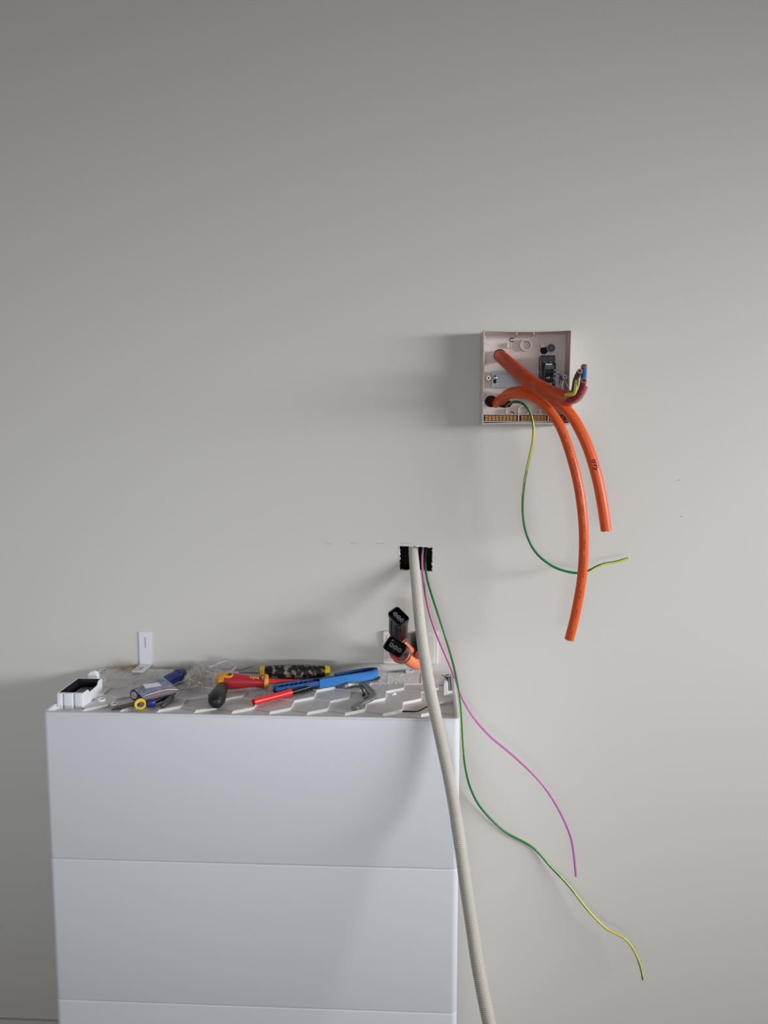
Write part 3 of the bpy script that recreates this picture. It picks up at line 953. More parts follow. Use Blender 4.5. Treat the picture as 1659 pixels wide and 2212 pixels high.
CC = [(1074, 878, .04), (1078, 872, .012), (1086, 862, -.010), (1098, 852, -.036), (1116, 846, -.060), (1140, 846, -.076), (1165, 853, -.084), (1190, 862, -.090), (1216, 878, -.098), (1238, 903, -.104), (1257, 937, -.110), (1272, 972, -.114), (1284, 1010, -.118), (1294, 1050, -.120), (1301, 1088, -.122), (1306, 1120, -.122), (1309.5, 1146, -.122)]
cc_o = thing('supply_cable', 'shorter orange cable with a handwritten marker scribble, hanging on the right', 'cable', at(1078, 872, 0))
pC = path(CC, .004)
rC = .0106
obj('sheath', MB().tube(pC, rC, 26), 'orange', cc_o, smooth=60)
cable_end(pC[-1], (pC[-1] - pC[-2]).normalized(), rC, ['orange', 'label', 'grey_i', 'copper'], 4, cc_o)
LC, fC = on_cable(pC, rC)
i0 = LC[near(pC, 1287, 990)]
ms_ = []
for st in ([(-.15, .9), (.05, .5), (.25, .0), (.2, -.5), (0, -.6), (-.25, -.2), (-.25, .4), (0, .9)], [(.2, -.1), (.38, .6), (.5, 1.0)],
           [(.62, -.5), (.75, .0), (.95, .9)], [(.62, -.5), (.86, .2), (.72, .9)], [(.86, .2), (1.05, .9)],
           [(.95, -.6), (1.15, -.8), (1.4, -.7), (1.6, -.2), (1.65, .2), (1.55, .35), (1.4, .0), (1.3, .0), (1.25, .4), (1.25, .9)]):
    pp = spline([fC(i0 + .004 + a * .0105, b * .0042) for a, b in st], .0008)
    ms_.append(MB().tube(pp, .0008, 6))
obj('marker_scribble', join(ms_), 'ink', cc_o, label='black handwritten scribble')

CA = [(1079, 769, .03), (1080, 769, .0), (1083, 771.5, -.028), (1093, 780, -.060), (1110, 795, -.092), (1132, 813, -.122), (1154, 830, -.142), (1176, 843, -.155), (1198, 853, -.163), (1218, 859.5, -.168), (1231, 861, -.170)]
ca_o = thing('stripped_cable', 'thick dusty orange cable with bared coloured cores sticking up at its end', 'cable', at(1080, 769, 0))
pA = path(CA, .003)
rads = [.0118 + .0030 * min(1, i / len(pA) * 1.2) + .0003 * noise.noise(V((i * .2, 0, 0))) for i in range(len(pA))]
mb = MB()
frA = frames(pA)
n = 30
rs = []
for i, (p_, (t_, a_, b_)) in enumerate(zip(pA, frA)):
    rs.append([p_ + (a_ * math.cos(2 * math.pi * j / n) + b_ * math.sin(2 * math.pi * j / n)) * (rads[i] * (1 + .03 * noise.noise(V((i * .12, math.cos(j * .2), math.sin(j * .2)))))) for j in range(n)])
te = frA[-1][0]
jag = [random.uniform(-.004, .003) for _ in range(n)]
rs.append([rs[-1][j] + te * (.004 + jag[j]) - (rs[-1][j] - pA[-1]) * .05 for j in range(n)])
rs.append([p_ * .84 + pA[-1] * .16 for p_ in rs[-1]])
rs.append([pA[-4] + (rs[-1][j] - pA[-1]) * .8 - te * .003 for j in range(n)])
mb.rings(rs, True, True)
obj('sheath', mb, 'orange2', ca_o, smooth=60)


def core(P, r, mt, label, stripe=False, end='copper'):
    pts = path(P, .0025)
    mb = MB()
    n_ = 16
    mb.tube(pts, r, n_, 0, (lambda i, j: 3 if 3 <= j <= 7 else 0) if stripe else None)
    t = (pts[-1] - pts[-2]).normalized()
    mb.ringwall(circ(r * 1.0, 18), circ(r * .62, 18), pts[-1], t.orthogonal().normalized(), t.cross(t.orthogonal().normalized()), t, .0004, 1)
    for k in range(7):
        a = t.orthogonal().normalized()
        b = t.cross(a)
        q = pts[-1] + ((a * math.cos(k * 1.047) + b * math.sin(k * 1.047)) * r * .36 if k else V((0, 0, 0)))
        mb.lathe(q, t, [(0, r * .19), (.0012, r * .19)], 8, 2)
    obj('core', mb, [mt, 'brown_i', 'copper', 'green'], ca_o, smooth=60, label=label)


core([(1222, 862, -.168), (1234, 858, -.176), (1240, 842, -.182), (1243, 823, -.188), (1248, 810, -.197), (1253, 801.5, -.210)], .0050, 'grey_i', 'grey core')
core([(1218, 856, -.176), (1229, 852, -.186), (1238, 852, -.196), (1242.5, 846, -.200), (1244.5, 833, -.202), (1246.5, 821, -.204)], .0038, 'yellow', 'yellow and green core', True)
core([(1222, 864, -.166), (1240, 862, -.170), (1253, 848, -.174), (1259, 828, -.178), (1261, 808, -.183), (1261.5, 790, -.192)], .0055, 'blue_i', 'blue core')
core([(1221, 865, -.176), (1236, 864, -.188), (1250, 853, -.196), (1257, 839, -.200), (1260, 829, -.206), (1261, 822, -.214)], .0051, 'red_i', 'dark red core')
core([(1222, 868, -.170), (1240, 868, -.176), (1253, 860, -.180), (1261, 848, -.183), (1266, 836, -.186)], .0040, 'brown_i', 'pale pink core')

# ================================================================ BATTERY CONNECTORS
PXM = 1.50 / F_PX


def connector(label, cpx, cpy, Yc, u2, v2, n2, c_, body, cable, k_=1., ks=.86):
    """u2, v2, n2: directions of the plug's long side, short side and axis"""
    def dirv(d2, dz): return (RT * d2[0] - UP * d2[1] + FW * dz).normalized()
    n_ = dirv(n2, c_)
    u = dirv(u2, 0)
    u = (RT * u2[0] - UP * u2[1] + FW * (-(u2[0] * n2[0] + u2[1] * n2[1]) / c_)).normalized()
    v_ = n_.cross(u).normalized()
    c = at(cpx, cpy, Yc)
    th = thing('cable_connector', label, 'connector', c, 'black three-pin battery connectors')
    mb = MB()
    LU, LV = .0395 * k_, .0270 * k_
    O = rr(LU, LV, .0065, 5)

    def sec(k, d, z):
        return [c + u * (a * k) + v_ * (b * k) + n_ * (z + d) for a, b in O]
    rs = [sec(.80, 0, .016), sec(.90, 0, .0148), sec(.90, 0, .0006), sec(.93, 0, 0), sec(.985, 0, 0), sec(1., 0, .0008), sec(1., 0, .009), sec(.955, 0, .0105), sec(.93, 0, .014), sec(.92, 0, body)]
    mb.rings(rs, True, True)
    for s_ in (-1, 1):
        for k in (-1, 1):
            mb.box(c + v_ * (s_ * LV * .465) + u * (k * .007) + n_ * (body * .5 + .006), (.0022, .0016, body - .018), (u, v_, n_))
        mb.box(c + u * (s_ * LU * .462) + n_ * (body * .55 + .004), (.0014, .006, body - .020), (u, v_, n_))
    hsg = obj('housing', mb, 'blackg', th, bev=.0003)
    for j in (-1, 0, 1):
        q = c + u * (j * .0098) + n_ * .0148
        a = MB().ringwall(circ(.0042, 20), circ(.0021, 20), q, u, v_, -n_, .0105)
        a.lathe(q - n_ * .0065, -n_, [(0, .0021), (.0004, .0021)], 12, 1)
        obj('pin_sleeve', a, ['pin', 'dgrey'], hsg)
    q = c + n_ * body
    sl_ = MB().lathe(q - n_ * .0002, n_, [(0, .0196 * ks), (.001, .0206 * ks), (.0055, .0206 * ks), (.0062, .0190 * ks)], 36, 0, .90, u)
    obj('seal_ring', sl_, 'seal', th)
    hx = [(t_, r_ * ks) for t_, r_ in ((.0, .0195), (.001, .0210), (.010, .0205), (.016, .0150), (.019, .0122))]
    obj('clamp_nut', MB().lathe(q + n_ * .0060, n_, hx, 12, 0, .92, u), 'dgrey', th)
    e0 = q + n_ * .020
    pts = spline([q + n_ * .012, e0] + [at(*k) for k in cable], .004)
    obj('cable', MB().tube(pts, .0112 if ks > 1 else .0088, 22), 'flex', th, smooth=60)
    return th


connector('upper black three-pin connector standing upright left of the grey conduit', 861, 1330, -.155, (27, 24.5), (22, -13.5), (0, 1), 1.12, .066,
          [(882, 1402, -.070), (894, 1412, -.052), (906, 1412, -.036), (911, 1404, -.0245), (912, 1396, -.0190)])
connector('lower black three-pin connector with an orange seal ring, tilted below the upright one', 853, 1397, -.200, (38.5, 21), (15.5, -25), (.5, .85), 1.75, .036,
          [(893, 1433, -.128), (905, 1434, -.105), (910, 1422, -.080), (906, 1410, -.060)], 1.07, 1.04)
for P in ([(903, 1378, -.0102), (902, 1382, -.030), (901, 1392, -.046), (903, 1404, -.055), (906, 1412, -.062)],):
    gp_ = path(P, .003)
    obj('cable_gland', MB().tube(gp_, [.0150 - .0022 * i / len(gp_) for i in range(len(gp_))], 24), 'black', gpo, label='black elbow gland')

# ================================================================ THINGS ON THE DECK
ZR = zd + .0052                     # top of the ribs


def axis(pa, pb, za, zb):
    a, b = onz(*pa, za), onz(*pb, zb)
    return a, (b - a).normalized(), (b - a).length


# navy torch
t_r = .0114
a, d, L = axis((289.5, 1502), (391, 1456), ZR + t_r, ZR + t_r + .001)
th = thing('torch', 'navy blue cylindrical torch half wrapped in a zip bag', 'torch', (a + d * L / 2) - V((0, 0, t_r)))
obj('barrel', MB().lathe(a, d, [(0, t_r * .86), (.0015, t_r), (.012, t_r), (.014, t_r * .93), (L * .60, t_r * .9), (L * .63, t_r * .95), (L * .90, t_r * 1.02), (L * .905, t_r * 1.12), (L * .945, t_r * 1.14), (L * .95, t_r * 1.02), (L + .004, t_r * 1.0), (L + .008, t_r * .85)], 32), 'navy', th)
obj('lens', MB().lathe(a + d * .0004, -d, [(0, t_r * .64), (.0012, t_r * .64), (.0015, t_r * .58)], 24), 'debris', th, label='beige disc in the near end')
s_ = d.cross(Z3).normalized()
obj('clip', MB().box(a + d * (L * .80) + s_ * (t_r * 1.1) - Z3 * (t_r * .35), (L * .30, .003, .0055), (d, s_, s_.cross(d))), 'navy', th, bev=.001)

# knife with yellow loop and blue collar, dark blade, black handle
ka, kb = onz(244, 1533, ZR + .001), onz(300, 1520, ZR + .004)
kd = (kb - ka).normalized()
ks = Z3.cross(kd).normalized()
th = thing('knife', 'hand tool with steel blade, yellow loop and blue collar by the front rim', 'knife', (kb.x, kb.y, ZR))
kl = (kb - ka).length
bl = MB().prism([(-.004, -.003), (.01, -.006), (kl, -.007), (kl, .010), (.014, .009), (.004, .004)], ka, kd, ks, Z3, .0025)
obj('blade', bl, 'dsteel', th, bev=.0004)
bl = MB().prism([(0, 0), (kl * .75, -.002), (kl * .8, .003), (.006, .002)], ka + V((.006, -.008, -.001)), (kd + V((0, .25, .0))).normalized(), ks, Z3, .0014)
obj('second_blade', bl, 'steel', th)
yc = onz(303, 1521, ZR + .0095)
fwv = V((.15, -1, .35)).normalized()
yu = (kd - fwv * kd.dot(fwv)).normalized()
yv = fwv.cross(yu).normalized()
obj('loop', MB().ringwall(circ(.0104, 30), [(a_ * .95 + .0006, b_ * .62 - .0012) for a_, b_ in circ(.0078, 30)], yc - fwv * .005, yu, yv, fwv, .009), 'yel', th, bev=.001, label='yellow loop')
c0_ = onz(325, 1519, ZR + .008)
obj('collar', MB().lathe(c0_ - kd * .007, kd, [(0, .0070), (.001, .0078), (.013, .0080), (.015, .0072)], 20, 0, .9, Z3), 'navy', th, bev=.0004, label='blue collar')
k1, k2 = onz(334, 1515, ZR + .006), onz(380, 1500, ZR + .006)
obj('handle', MB().lathe(k1, k2 - k1, [(-.004, .0050), (.004, .0060), ((k2 - k1).length * .5, .0056), ((k2 - k1).length, .0035)], 18, 0, .8), 'black', th, label='black handle')

# small dark screwdriver
a, d, L = axis((351, 1524), (383, 1497), ZR + .0055, ZR + .0075)
th = thing('screwdriver', 'small screwdriver with a dark grey oval handle and slim grey shaft', 'screwdriver', (a + d * L / 2) - V((0, 0, .006)))
obj('handle', MB().lathe(a, d, [(-.004, .002), (-.001, .0048), (.006, .0064), (L * .45, .0062), (L * .85, .0050), (L, .0030)], 24, 0, .85), 'dgrey', th)
a2, d2, L2 = axis((381, 1499), (411, 1473), ZR + .0095, ZR + .013)
obj('shaft', MB().lathe(a2, d2, [(0, .0022), (L2 * .3, .0021), (L2, .0017)], 14), 'alu', th)
obj('ferrule', MB().lathe(a2 - d2 * .003, d2, [(0, .0034), (.007, .0034), (.008, .0026)], 14), 'steel', th)
a3, b3 = onz(377, 1506, ZR + .012), onz(388, 1495, ZR + .0135)
obj('pocket_clip', MB().cyl(a3, b3, .0019, 12), 'steel', th, label='bright steel clip')

# muddy black grip with yellow ends
gr = .0143
a, d, L = axis((572, 1451.5), (703, 1451), ZR + gr, ZR + gr)
th = thing('chisel', 'chisel with a muddy black rubber grip and yellow end caps, at the back', 'chisel', (a + d * L / 2) - V((0, 0, gr)))
pr_ = [(0, gr * .80), (.004, gr * .92), (L * .12, gr * .88), (L * .25, gr * .98), (L * .45, gr * 1.03), (L * .7, gr), (L * .9, gr * .9), (L, gr * .86)]
obj('grip', MB().lathe(a, d, pr_, 36), 'muddy', th, smooth=60)
obj('end_cap', MB().lathe(a + d * L, d, [(0, gr * .88), (.004, gr * .86), (.008, gr * .78), (.010, gr * .5)], 30), 'yel', th, label='clean yellow end cap')
mb = MB().ringwall(circ(gr * .98, 30), circ(gr * .45, 30), a - d * .0100, d.cross(Z3).normalized(), Z3, d, .0105)
obj('front_collar', mb, 'yelw', th, bev=.0012, label='worn yellow collar')
e1 = onz(517, 1452, ZR + .008)
obj('shaft', MB().cyl(a + V((0, 0, -.002)), e1, .0030, 16).lathe(a - d * .001, -d, [(0, .0058), (.008, .0058), (.011, .0034)], 16), 'steel', th)

# red insulated screwdriver
sr = .0148
a, d, L = axis((470, 1471.5), (577, 1472.5), ZR + .0190, ZR + sr)
th = thing('screwdriver', 'red insulated screwdriver with a speckled amber butt and upside-down lettering', 'screwdriver', (a + d * L / 2) - V((0, 0, sr)))
pf = [(-.0035, sr * .35), (-.002, sr * .72), (.003, sr * .98), (.012, sr * 1.07), (.026, sr * 1.10), (L * .42, sr * 1.02), (L * .62, sr * .80), (L * .76, sr * .74), (L * .86, sr * .80), (L * .96, sr * 1.0)]


def prf(t):
    for (t0, r0), (t1, r1) in zip(pf, pf[1:]):
        if t0 <= t <= t1: return r0 + (r1 - r0) * (t - t0) / (t1 - t0)
    return pf[-1][1]


def dn(t0, t1, k, m_): return [(t0 + (t1 - t0) * i / m_, prf(t0 + (t1 - t0) * i / m_) * k) for i in range(m_ + 1)]


obj('handle', MB().lathe(a, d, dn(.006, L * .96, 1, 24), 36, 0, 1), 'red', th, smooth=60)
but = MB().lathe(a, d, dn(-.0035, .013, 1.03, 10) + [(.0135, prf(.0135) * .96)], 36)
tocam = V((-.02, -.72, .70))
tocam = (tocam - d * tocam.dot(d)).normalized()
sd2 = d.cross(tocam)
hc_t = .0245


def onh(t, ang, k=1.): return a + d * t + (tocam * math.cos(ang) + sd2 * math.sin(ang)) * (prf(max(0, t)) * k)


sgn = 1 if sd2.z > 0 else -1
# amber lobe around the hanging hole
grid = []
for i in range(13):
    row = []
    for j in range(13):
        uu, vv = (i - 6) / 6, (j - 6) / 6
        k = math.sqrt(max(0, 1 - 0 * uu))
        xx = uu * math.sqrt(1 - vv * vv / 2)
        yy = vv * math.sqrt(1 - uu * uu / 2)
        row.append(onh(hc_t - .004 + xx * .0115, sgn * (.42 + yy * .52), 1.035 if max(abs(uu), abs(vv)) < 1 else .98))
    grid.append(row)
but.add([p_ for r_ in grid for p_ in r_], [(i * 13 + j, i * 13 + j + 1, (i + 1) * 13 + j + 1, (i + 1) * 13 + j) for i in range(12) for j in range(12)])
obj('butt', but, 'amber', th, smooth=60, label='speckled amber butt')
hc = onh(hc_t, sgn * .45, 1.042)
hn = (hc - (a + d * hc_t)).normalized()
obj('hanging_hole', MB().ringwall(circ(.0052, 24), circ(.0040, 24), hc - hn * .0012, d, hn.cross(d), hn, .0018).lathe(hc - hn * .0006, hn, [(0, .0042), (.0008, .0042)], 20, 1), ['amber', 'black'], th)
obj('front_collar', MB().lathe(a + d * L * .95, d, [(0, sr * 1.03), (.003, sr * 1.06), (.007, sr * .9), (.0085, sr * .4)], 30), 'amber', th)
e2 = a + d * L + d * .105
obj('shaft', MB().lathe(a + d * L * .97, d, [(0, .0046), (.090, .0044), (.098, .0040)], 18), 'redt', th)
tx, wd = text_mb('felo', .0135, lambda x, y: onh(L * .90 - .006 - x * .95, sgn * (.46 - y * .68 / .0125 + .0), 1.07), 1.0, .00045)
ch = MB()
ch.tube([onh(L * .91 + .002, sgn * .42, 1.01), onh(L * .91 - .0014, sgn * .16, 1.01), onh(L * .91 + .002, sgn * -.10, 1.01)][::-1], .0011, 6)
obj('lettering', join([tx, ch]), 'ytext', th, smooth=0)

# scuffed black ratchet handle under the red screwdriver
bp_ = spline([onz(480, 1486, ZR + .011), onz(474, 1497, ZR + .0125), onz(469, 1508, ZR + .0145), onz(466, 1520, ZR + .0145)], .002)
nb = len(bp_)
rb_ = [(.0118 + .0046 * min(1, (i / nb) * 1.5)) * math.sqrt(max(.02, 1 - max(0, (i - nb * .66) / (nb * .34)) ** 2.4)) for i in range(nb)]
rb_[0] *= .7
th = thing('ratchet', 'scuffed black rubber-covered ratchet head poking out under the amber butt', 'ratchet', onz(468, 1515, ZR))
obj('head', MB().tube(bp_, rb_, 28), 'scuff', th, smooth=70)
q = onz(483, 1514, ZR + .013)
obj('seam_band', MB().lathe(bp_[nb // 2], (bp_[nb // 2 + 1] - bp_[nb // 2]), [(0, rb_[nb // 2] * 1.015), (.0012, rb_[nb // 2] * 1.015)], 28), 'dgrey', th)

# red sleeved tool with black neck
rr_ = .0068
a, d, L = axis((547, 1517), (628, 1495.5), ZR + rr_, ZR + rr_)
th = thing('nut_driver', 'bright red tubular driver with a black sleeve, in front of the blue saw', 'nut driver', (a + d * L / 2) - V((0, 0, rr_)))
mb = MB().rings([[a + d * t_ + (Z3 * math.cos(2 * math.pi * i / 24) + d.cross(Z3).normalized() * math.sin(2 * math.pi * i / 24)) * r_ for i in range(24)] for t_, r_ in ((.012, .003), (.001, rr_ * .62), (0, rr_ * .8), (.001, rr_ * .93), (L * .5, rr_ * .97), (L * .9, rr_ * 1.06), (L, rr_ * 1.1), (L + .0005, rr_ * .9))])
obj('red_sleeve', mb, 'redt', th)
a2, d2, L2 = axis((629, 1495.5), (690, 1478), ZR + rr_, ZR + rr_)
obj('black_sleeve', MB().lathe(a2, d2, [(-.002, rr_ * .9), (L2, rr_ * .92)], 24), 'blackg', th)
mb = MB()
for t_ in (.30, .42, .54, .66):
    mb.box(a2 + d2 * (L2 * t_) - Z3 * .004 + d2.cross(Z3).normalized() * .006, (.006, .004, .004), (d2, d2.cross(Z3).normalized(), Z3))
obj('ratchet_teeth', mb, 'black', th, bev=.0006)

# blue junior saw / drywall knife with ribbed open handle
A_, B_ = onz(590, 1491, ZR + .010), onz(818, 1455, ZR + .010)
bd = (B_ - A_)
BL = bd.length
bd.normalize()
bs = Z3.cross(bd).normalized()
bu = bd.cross(bs)
th = thing('folding_saw', 'grubby blue nylon saw with open ribbed handle lying across the deck', 'saw', (A_ + B_) / 2 - V((0, 0, .012)))
hw = .0125


def blk(poly_o, poly_i, z, h, m_, nm, mt):
    return obj(nm, MB().ringwall(poly_o, poly_i, A_ + bu * z, bd, bs, bu, h), mt, th, bev=.0006)


l1 = BL * .44


def inset(poly, k):
    cx_ = sum(p_[0] for p_ in poly) / len(poly)
    cy_ = sum(p_[1] for p_ in poly) / len(poly)
    out = []
    nn = len(poly)
    for i in range(nn):
        p0_, p1_, p2_ = V((*poly[i - 1], 0)), V((*poly[i], 0)), V((*poly[(i + 1) % nn], 0))
        e1_, e2_ = (p1_ - p0_).normalized(), (p2_ - p1_).normalized()
        nn_ = (V((-e1_.y, e1_.x, 0)) + V((-e2_.y, e2_.x, 0))).normalized()
        out.append((p1_.x + nn_.x * k, p1_.y + nn_.y * k))
    return out


left = [(.010, -hw), (l1, -hw * .95), (l1, hw * .9), (.016, hw), (.006, hw * .8), (.001, hw * .35), (0, -hw * .3), (.003, -hw * .8)]
right = [(BL * .58, -hw * .95), (BL * .84, -hw), (BL * .91, -hw * .80), (BL * .975, -hw * .15), (BL * .995, hw * .30), (BL * .93, hw * .95), (BL * .82, hw * 1.05), (BL * .58, hw * .75)]
mb = MB()
for nm, pg, z_, h_2 in (('l', left, -.004, .012), ('r', right, -.0065, .019)):
    mb.ringwall(pg, inset(pg, .0026), A_ + bu * z_, bd, bs, bu, h_2)
    mb.prism(pg, A_ + bu * z_, bd, bs, bu, .004)
for i in range(8):                       # ribs inside the open handle
    t_ = .018 + i * (l1 - .024) / 8
    mb.prism([(t_, -hw * .8), (t_ + .002, -hw * .8), (t_ + .009, hw * .8), (t_ + .007, hw * .8)], A_ - bu * .001, bd, bs, bu, .006)
for i in range(5):
    t_ = BL * .60 + i * BL * .055
    mb.prism([(t_, -hw * .8), (t_ + .002, -hw * .8), (t_ + .008, hw * .7), (t_ + .006, hw * .7)], A_ - bu * .004, bd, bs, bu, .009)
mb.prism([(l1 - .002, -hw * .95), (BL * .585, -hw * .95), (BL * .585, hw * .1), (l1 - .002, hw * .1)], A_ - bu * .0055, bd, bs, bu, .016)
saw_h = obj('handle', mb, ['blued'], th, bev=.0005)
mb = MB().prism([(BL * .40, -hw - .0012), (BL * .845, -hw - .0012), (BL * .92, -hw * .84), (BL * .99, -hw * .12), (BL * .98, -hw * .05), (BL * .912, -hw * .72), (BL * .84, -hw + .0008), (BL * .40, -hw + .0008)], A_ - bu * .0068, bd, bs, bu, .0185)
obj('side_grip', mb, 'blue', th, bev=.0005, label='bright blue side face')
mb = MB().prism([(BL * .80, -hw * 1.5), (BL * .95, -hw * 1.4), (BL * 1.015, -hw * .2), (BL * 1.0, hw * .3), (BL * .90, hw * .2), (BL * .8, 0)], A_ - bu * .0085, bd, bs, bu, .0018)
obj('blade', mb, 'dsteel', th)
obj('pivot_bolt', MB().lathe(A_ + bd * (BL * .80) + bs * .002 + bu * .0, bu, [(-.003, .006), (.004, .0058), (.005, .003)], 16), 'brassd', th)

# cast grey pipe cutter
pc = [onz(x_, y_, ZR + .0045) for x_, y_ in ((742, 1483), (752, 1479.5), (765, 1477.5), (776, 1477), (786, 1479.5), (794, 1486), (801, 1494), (806, 1501), (804, 1507), (797, 1512.5), (787, 1517), (778, 1521), (769, 1526.5), (765, 1530))]
pcs = spline(pc, .003)
th = thing('pipe_cutter', 'hook-shaped cast grey pipe cutter on the ribs under the blue saw', 'pipe cutter', (pc[6].x, pc[6].y, ZR))
wds = []
for i in range(len(pcs)):
    t_ = i / (len(pcs) - 1)
    wds.append(.0042 + .0040 * math.exp(-((t_ - .48) / .20) ** 2) + (.0036 if t_ > .87 else 0) * min(1, (t_ - .87) / .06) - (0 if t_ < .985 else .002))
rs = []
for i, p_ in enumerate(pcs):
    t_ = (pcs[min(i + 1, len(pcs) - 1)] - pcs[max(i - 1, 0)]).normalized()
    s2 = Z3.cross(t_).normalized()
    w2 = wds[i]
    rs.append([p_ + s2 * a_ + Z3 * b_ for a_, b_ in ((-w2, -.0030), (w2, -.0030), (w2 * 1.0, .0018), (w2 * .8, .0032), (-w2 * .8, .0032), (-w2, .0018))])
obj('frame', MB().rings(rs), 'alu', th, bev=.0004)
rs = []
for i, p_ in enumerate(pcs[4:-9]):
    k = i + 4
    t_ = (pcs[k + 1] - pcs[k - 1]).normalized()
    s2 = Z3.cross(t_).normalized()
    o2 = p_ - s2 * (-wds[k] * .25)
    rs.append([o2 + s2 * a_ + Z3 * b_ for a_, b_ in ((-.0008, .002), (.0008, .002), (.0008, .0042), (-.0008, .0042))])
obj('stiffening_rib', MB().rings(rs), 'alu', th)
q = onz(786, 1497.5, ZR + .006)
obj('adjusting_screw', MB().lathe(q, Z3, [(-.006, .0030), (.001, .0030), (.0012, .0016)], 6), 'black', th)
q1, q2 = onz(787, 1508, ZR + .004), onz(795, 1506, ZR + .004)
obj('roller', MB().cyl(q1, q2, .0024, 14).lathe(q1 + (q2 - q1) * .2, (q2 - q1), [(0, .0040), (.0018, .0040)], 16), 'steel', th)
obj('cutter_jaw', MB().cyl(onz(780, 1485, ZR + .0045), onz(788, 1500, ZR + .0045), .0022, 10), 'dsteel', th)

# allen key
ak = spline([onz(869, 1536.2, ZR + .0016), onz(885, 1536.8, ZR + .0016), onz(899, 1537.2, ZR + .0016), onz(905, 1535.5, ZR + .0016), onz(915, 1530.5, ZR + .0018), onz(926, 1525, ZR + .002), onz(936, 1520, ZR + .002)], .0025)
props(obj('hex_key', MB().tube(ak, .00150, 6), 'allen', smooth=30), 'small dark bent hex key near the front rim, partly behind the conduit', 'hex key')


# ---------------------------------------------------------------- plastic bags
def sheet(name, corners, nu, nv, amp, sc_, mt, parent=None, seed=0., bulge=0.):
    """crinkled film patch spanned by four corner points"""
    c0_, c1_, c2_, c3_ = [V(c) for c in corners]
    vs = []
    for i in range(nu + 1):
        for j in range(nv + 1):
            u_, v_ = i / nu, j / nv
            p_ = (c0_ * (1 - u_) + c1_ * u_) * (1 - v_) + (c3_ * (1 - u_) + c2_ * u_) * v_
            e_ = noise.noise(V((p_.x * sc_ + seed, p_.y * sc_, seed))) + .5 * abs(noise.noise(V((p_.x * sc_ * 2.3, p_.y * sc_ * 2.3 + seed, 3))))
            edge = 1 + .0 * u_
            p_ = p_ + V((amp * .5 * noise.noise(V((v_ * 6 + seed, u_ * 6, 1))), amp * .5 * noise.noise(V((u_ * 5, v_ * 5 + seed, 9))), max(-.002, amp * e_) + bulge * math.sin(math.pi * u_) * math.sin(math.pi * v_)))
            vs.append(p_)
    mb = MB().add(vs, [(i * (nv + 1) + j, (i + 1) * (nv + 1) + j, (i + 1) * (nv + 1) + j + 1, i * (nv + 1) + j + 1) for i in range(nu) for j in range(nv)])
    return obj(name, mb, mt, parent, smooth=75), vs


def fibres(n, cx, cy, sx, sy, zlo, zhi, ln_, r_, seed):
    random.seed(seed)
    mb = MB()
    for _ in range(n):
        p_ = onz(cx + random.gauss(0, sx), cy + random.gauss(0, sy), random.uniform(zlo, zhi))
        d_ = V((random.uniform(-1, 1), random.uniform(-.5, .5), random.uniform(-.3, .3))).normalized()
        b_ = V((random.uniform(-1, 1), random.uniform(-1, 1), random.uniform(-.3, .6)))
        l_ = ln_ * random.uniform(.5, 1.3)
        pp = [p_ - d_ * l_ / 2, p_ + b_ * l_ * .30, p_ + d_ * l_ / 2]
        mb.tube(spline(pp, l_ / 5), r_, 4)
    return mb


zf = ZR + .0008
bag = thing('plastic_bag', 'flat clear plastic bag with brown fibres spread at the back left of the deck', 'plastic bag', onz(300, 1465, ZR))
sheet('film', [onz(206, 1494, zf), onz(372, 1490, zf), onz(405, 1452, zf + .012), onz(232, 1450, zf + .004)], 46, 34, .0035, 55, 'film', bag, 1.)
sheet('folded_flap', [onz(262, 1500, zf + .002), onz(300, 1494, zf + .003), onz(386, 1446, zf + .018), onz(318, 1440, zf + .020)], 26, 20, .0050, 70, 'film3', bag, 5.)
obj('brown_fibres', fibres(170, 272, 1444, 20, 3.2, ZR + .003, ZR + .010, .016, .00020, 3), 'debris', bag)
obj('brown_scraps', fibres(60, 318, 1460, 15, 6, ZR + .003, ZR + .008, .010, .00018, 4), 'debris', bag)

zb = ZR + .0258
zip_ = thing('zip_bag', 'small zip bag with white label and red line draped over the torch', 'plastic bag', onz(340, 1490, ZR))
c4 = [onz(290, 1490, zb), onz(352, 1461, zb + .001), onz(386, 1491, ZR + .012), onz(313, 1510.5, ZR + .011)]
_, vs = sheet('film', c4, 24, 16, .0016, 60, 'film2', zip_, 2., .002)
lb = [onz(308, 1478.5, zb + .0045), onz(342, 1474.5, zb + .0045), onz(349, 1481.5, zb + .0020), onz(314, 1487, zb + .0020)]
obj('paper_label', MB().rings([lb, [p_ + V((0, 0, .0002)) for p_ in lb]]), 'label', zip_, smooth=0, label='blank white sticker')
obj('zip_line', MB().tube(spline([onz(313, 1508, ZR + .0135), onz(340, 1499, ZR + .0185), onz(360, 1493.5, ZR + .018), onz(386, 1491.5, ZR + .0145)], .003), .00045, 6), 'redline', zip_, label='red line')
obj('zip_fold', MB().tube(spline([onz(312, 1503.5, ZR + .0165), onz(340, 1494.5, ZR + .0205), onz(364, 1489.5, ZR + .0200), onz(384, 1489.5, ZR + .0155)], .003), .0006, 6), 'label', zip_)

# crumpled bag with packing
cbag = thing('crumpled_bag', 'crumpled clear bag with brown packing and foam crumbs in the middle back', 'plastic bag', onz(430, 1480, ZR))


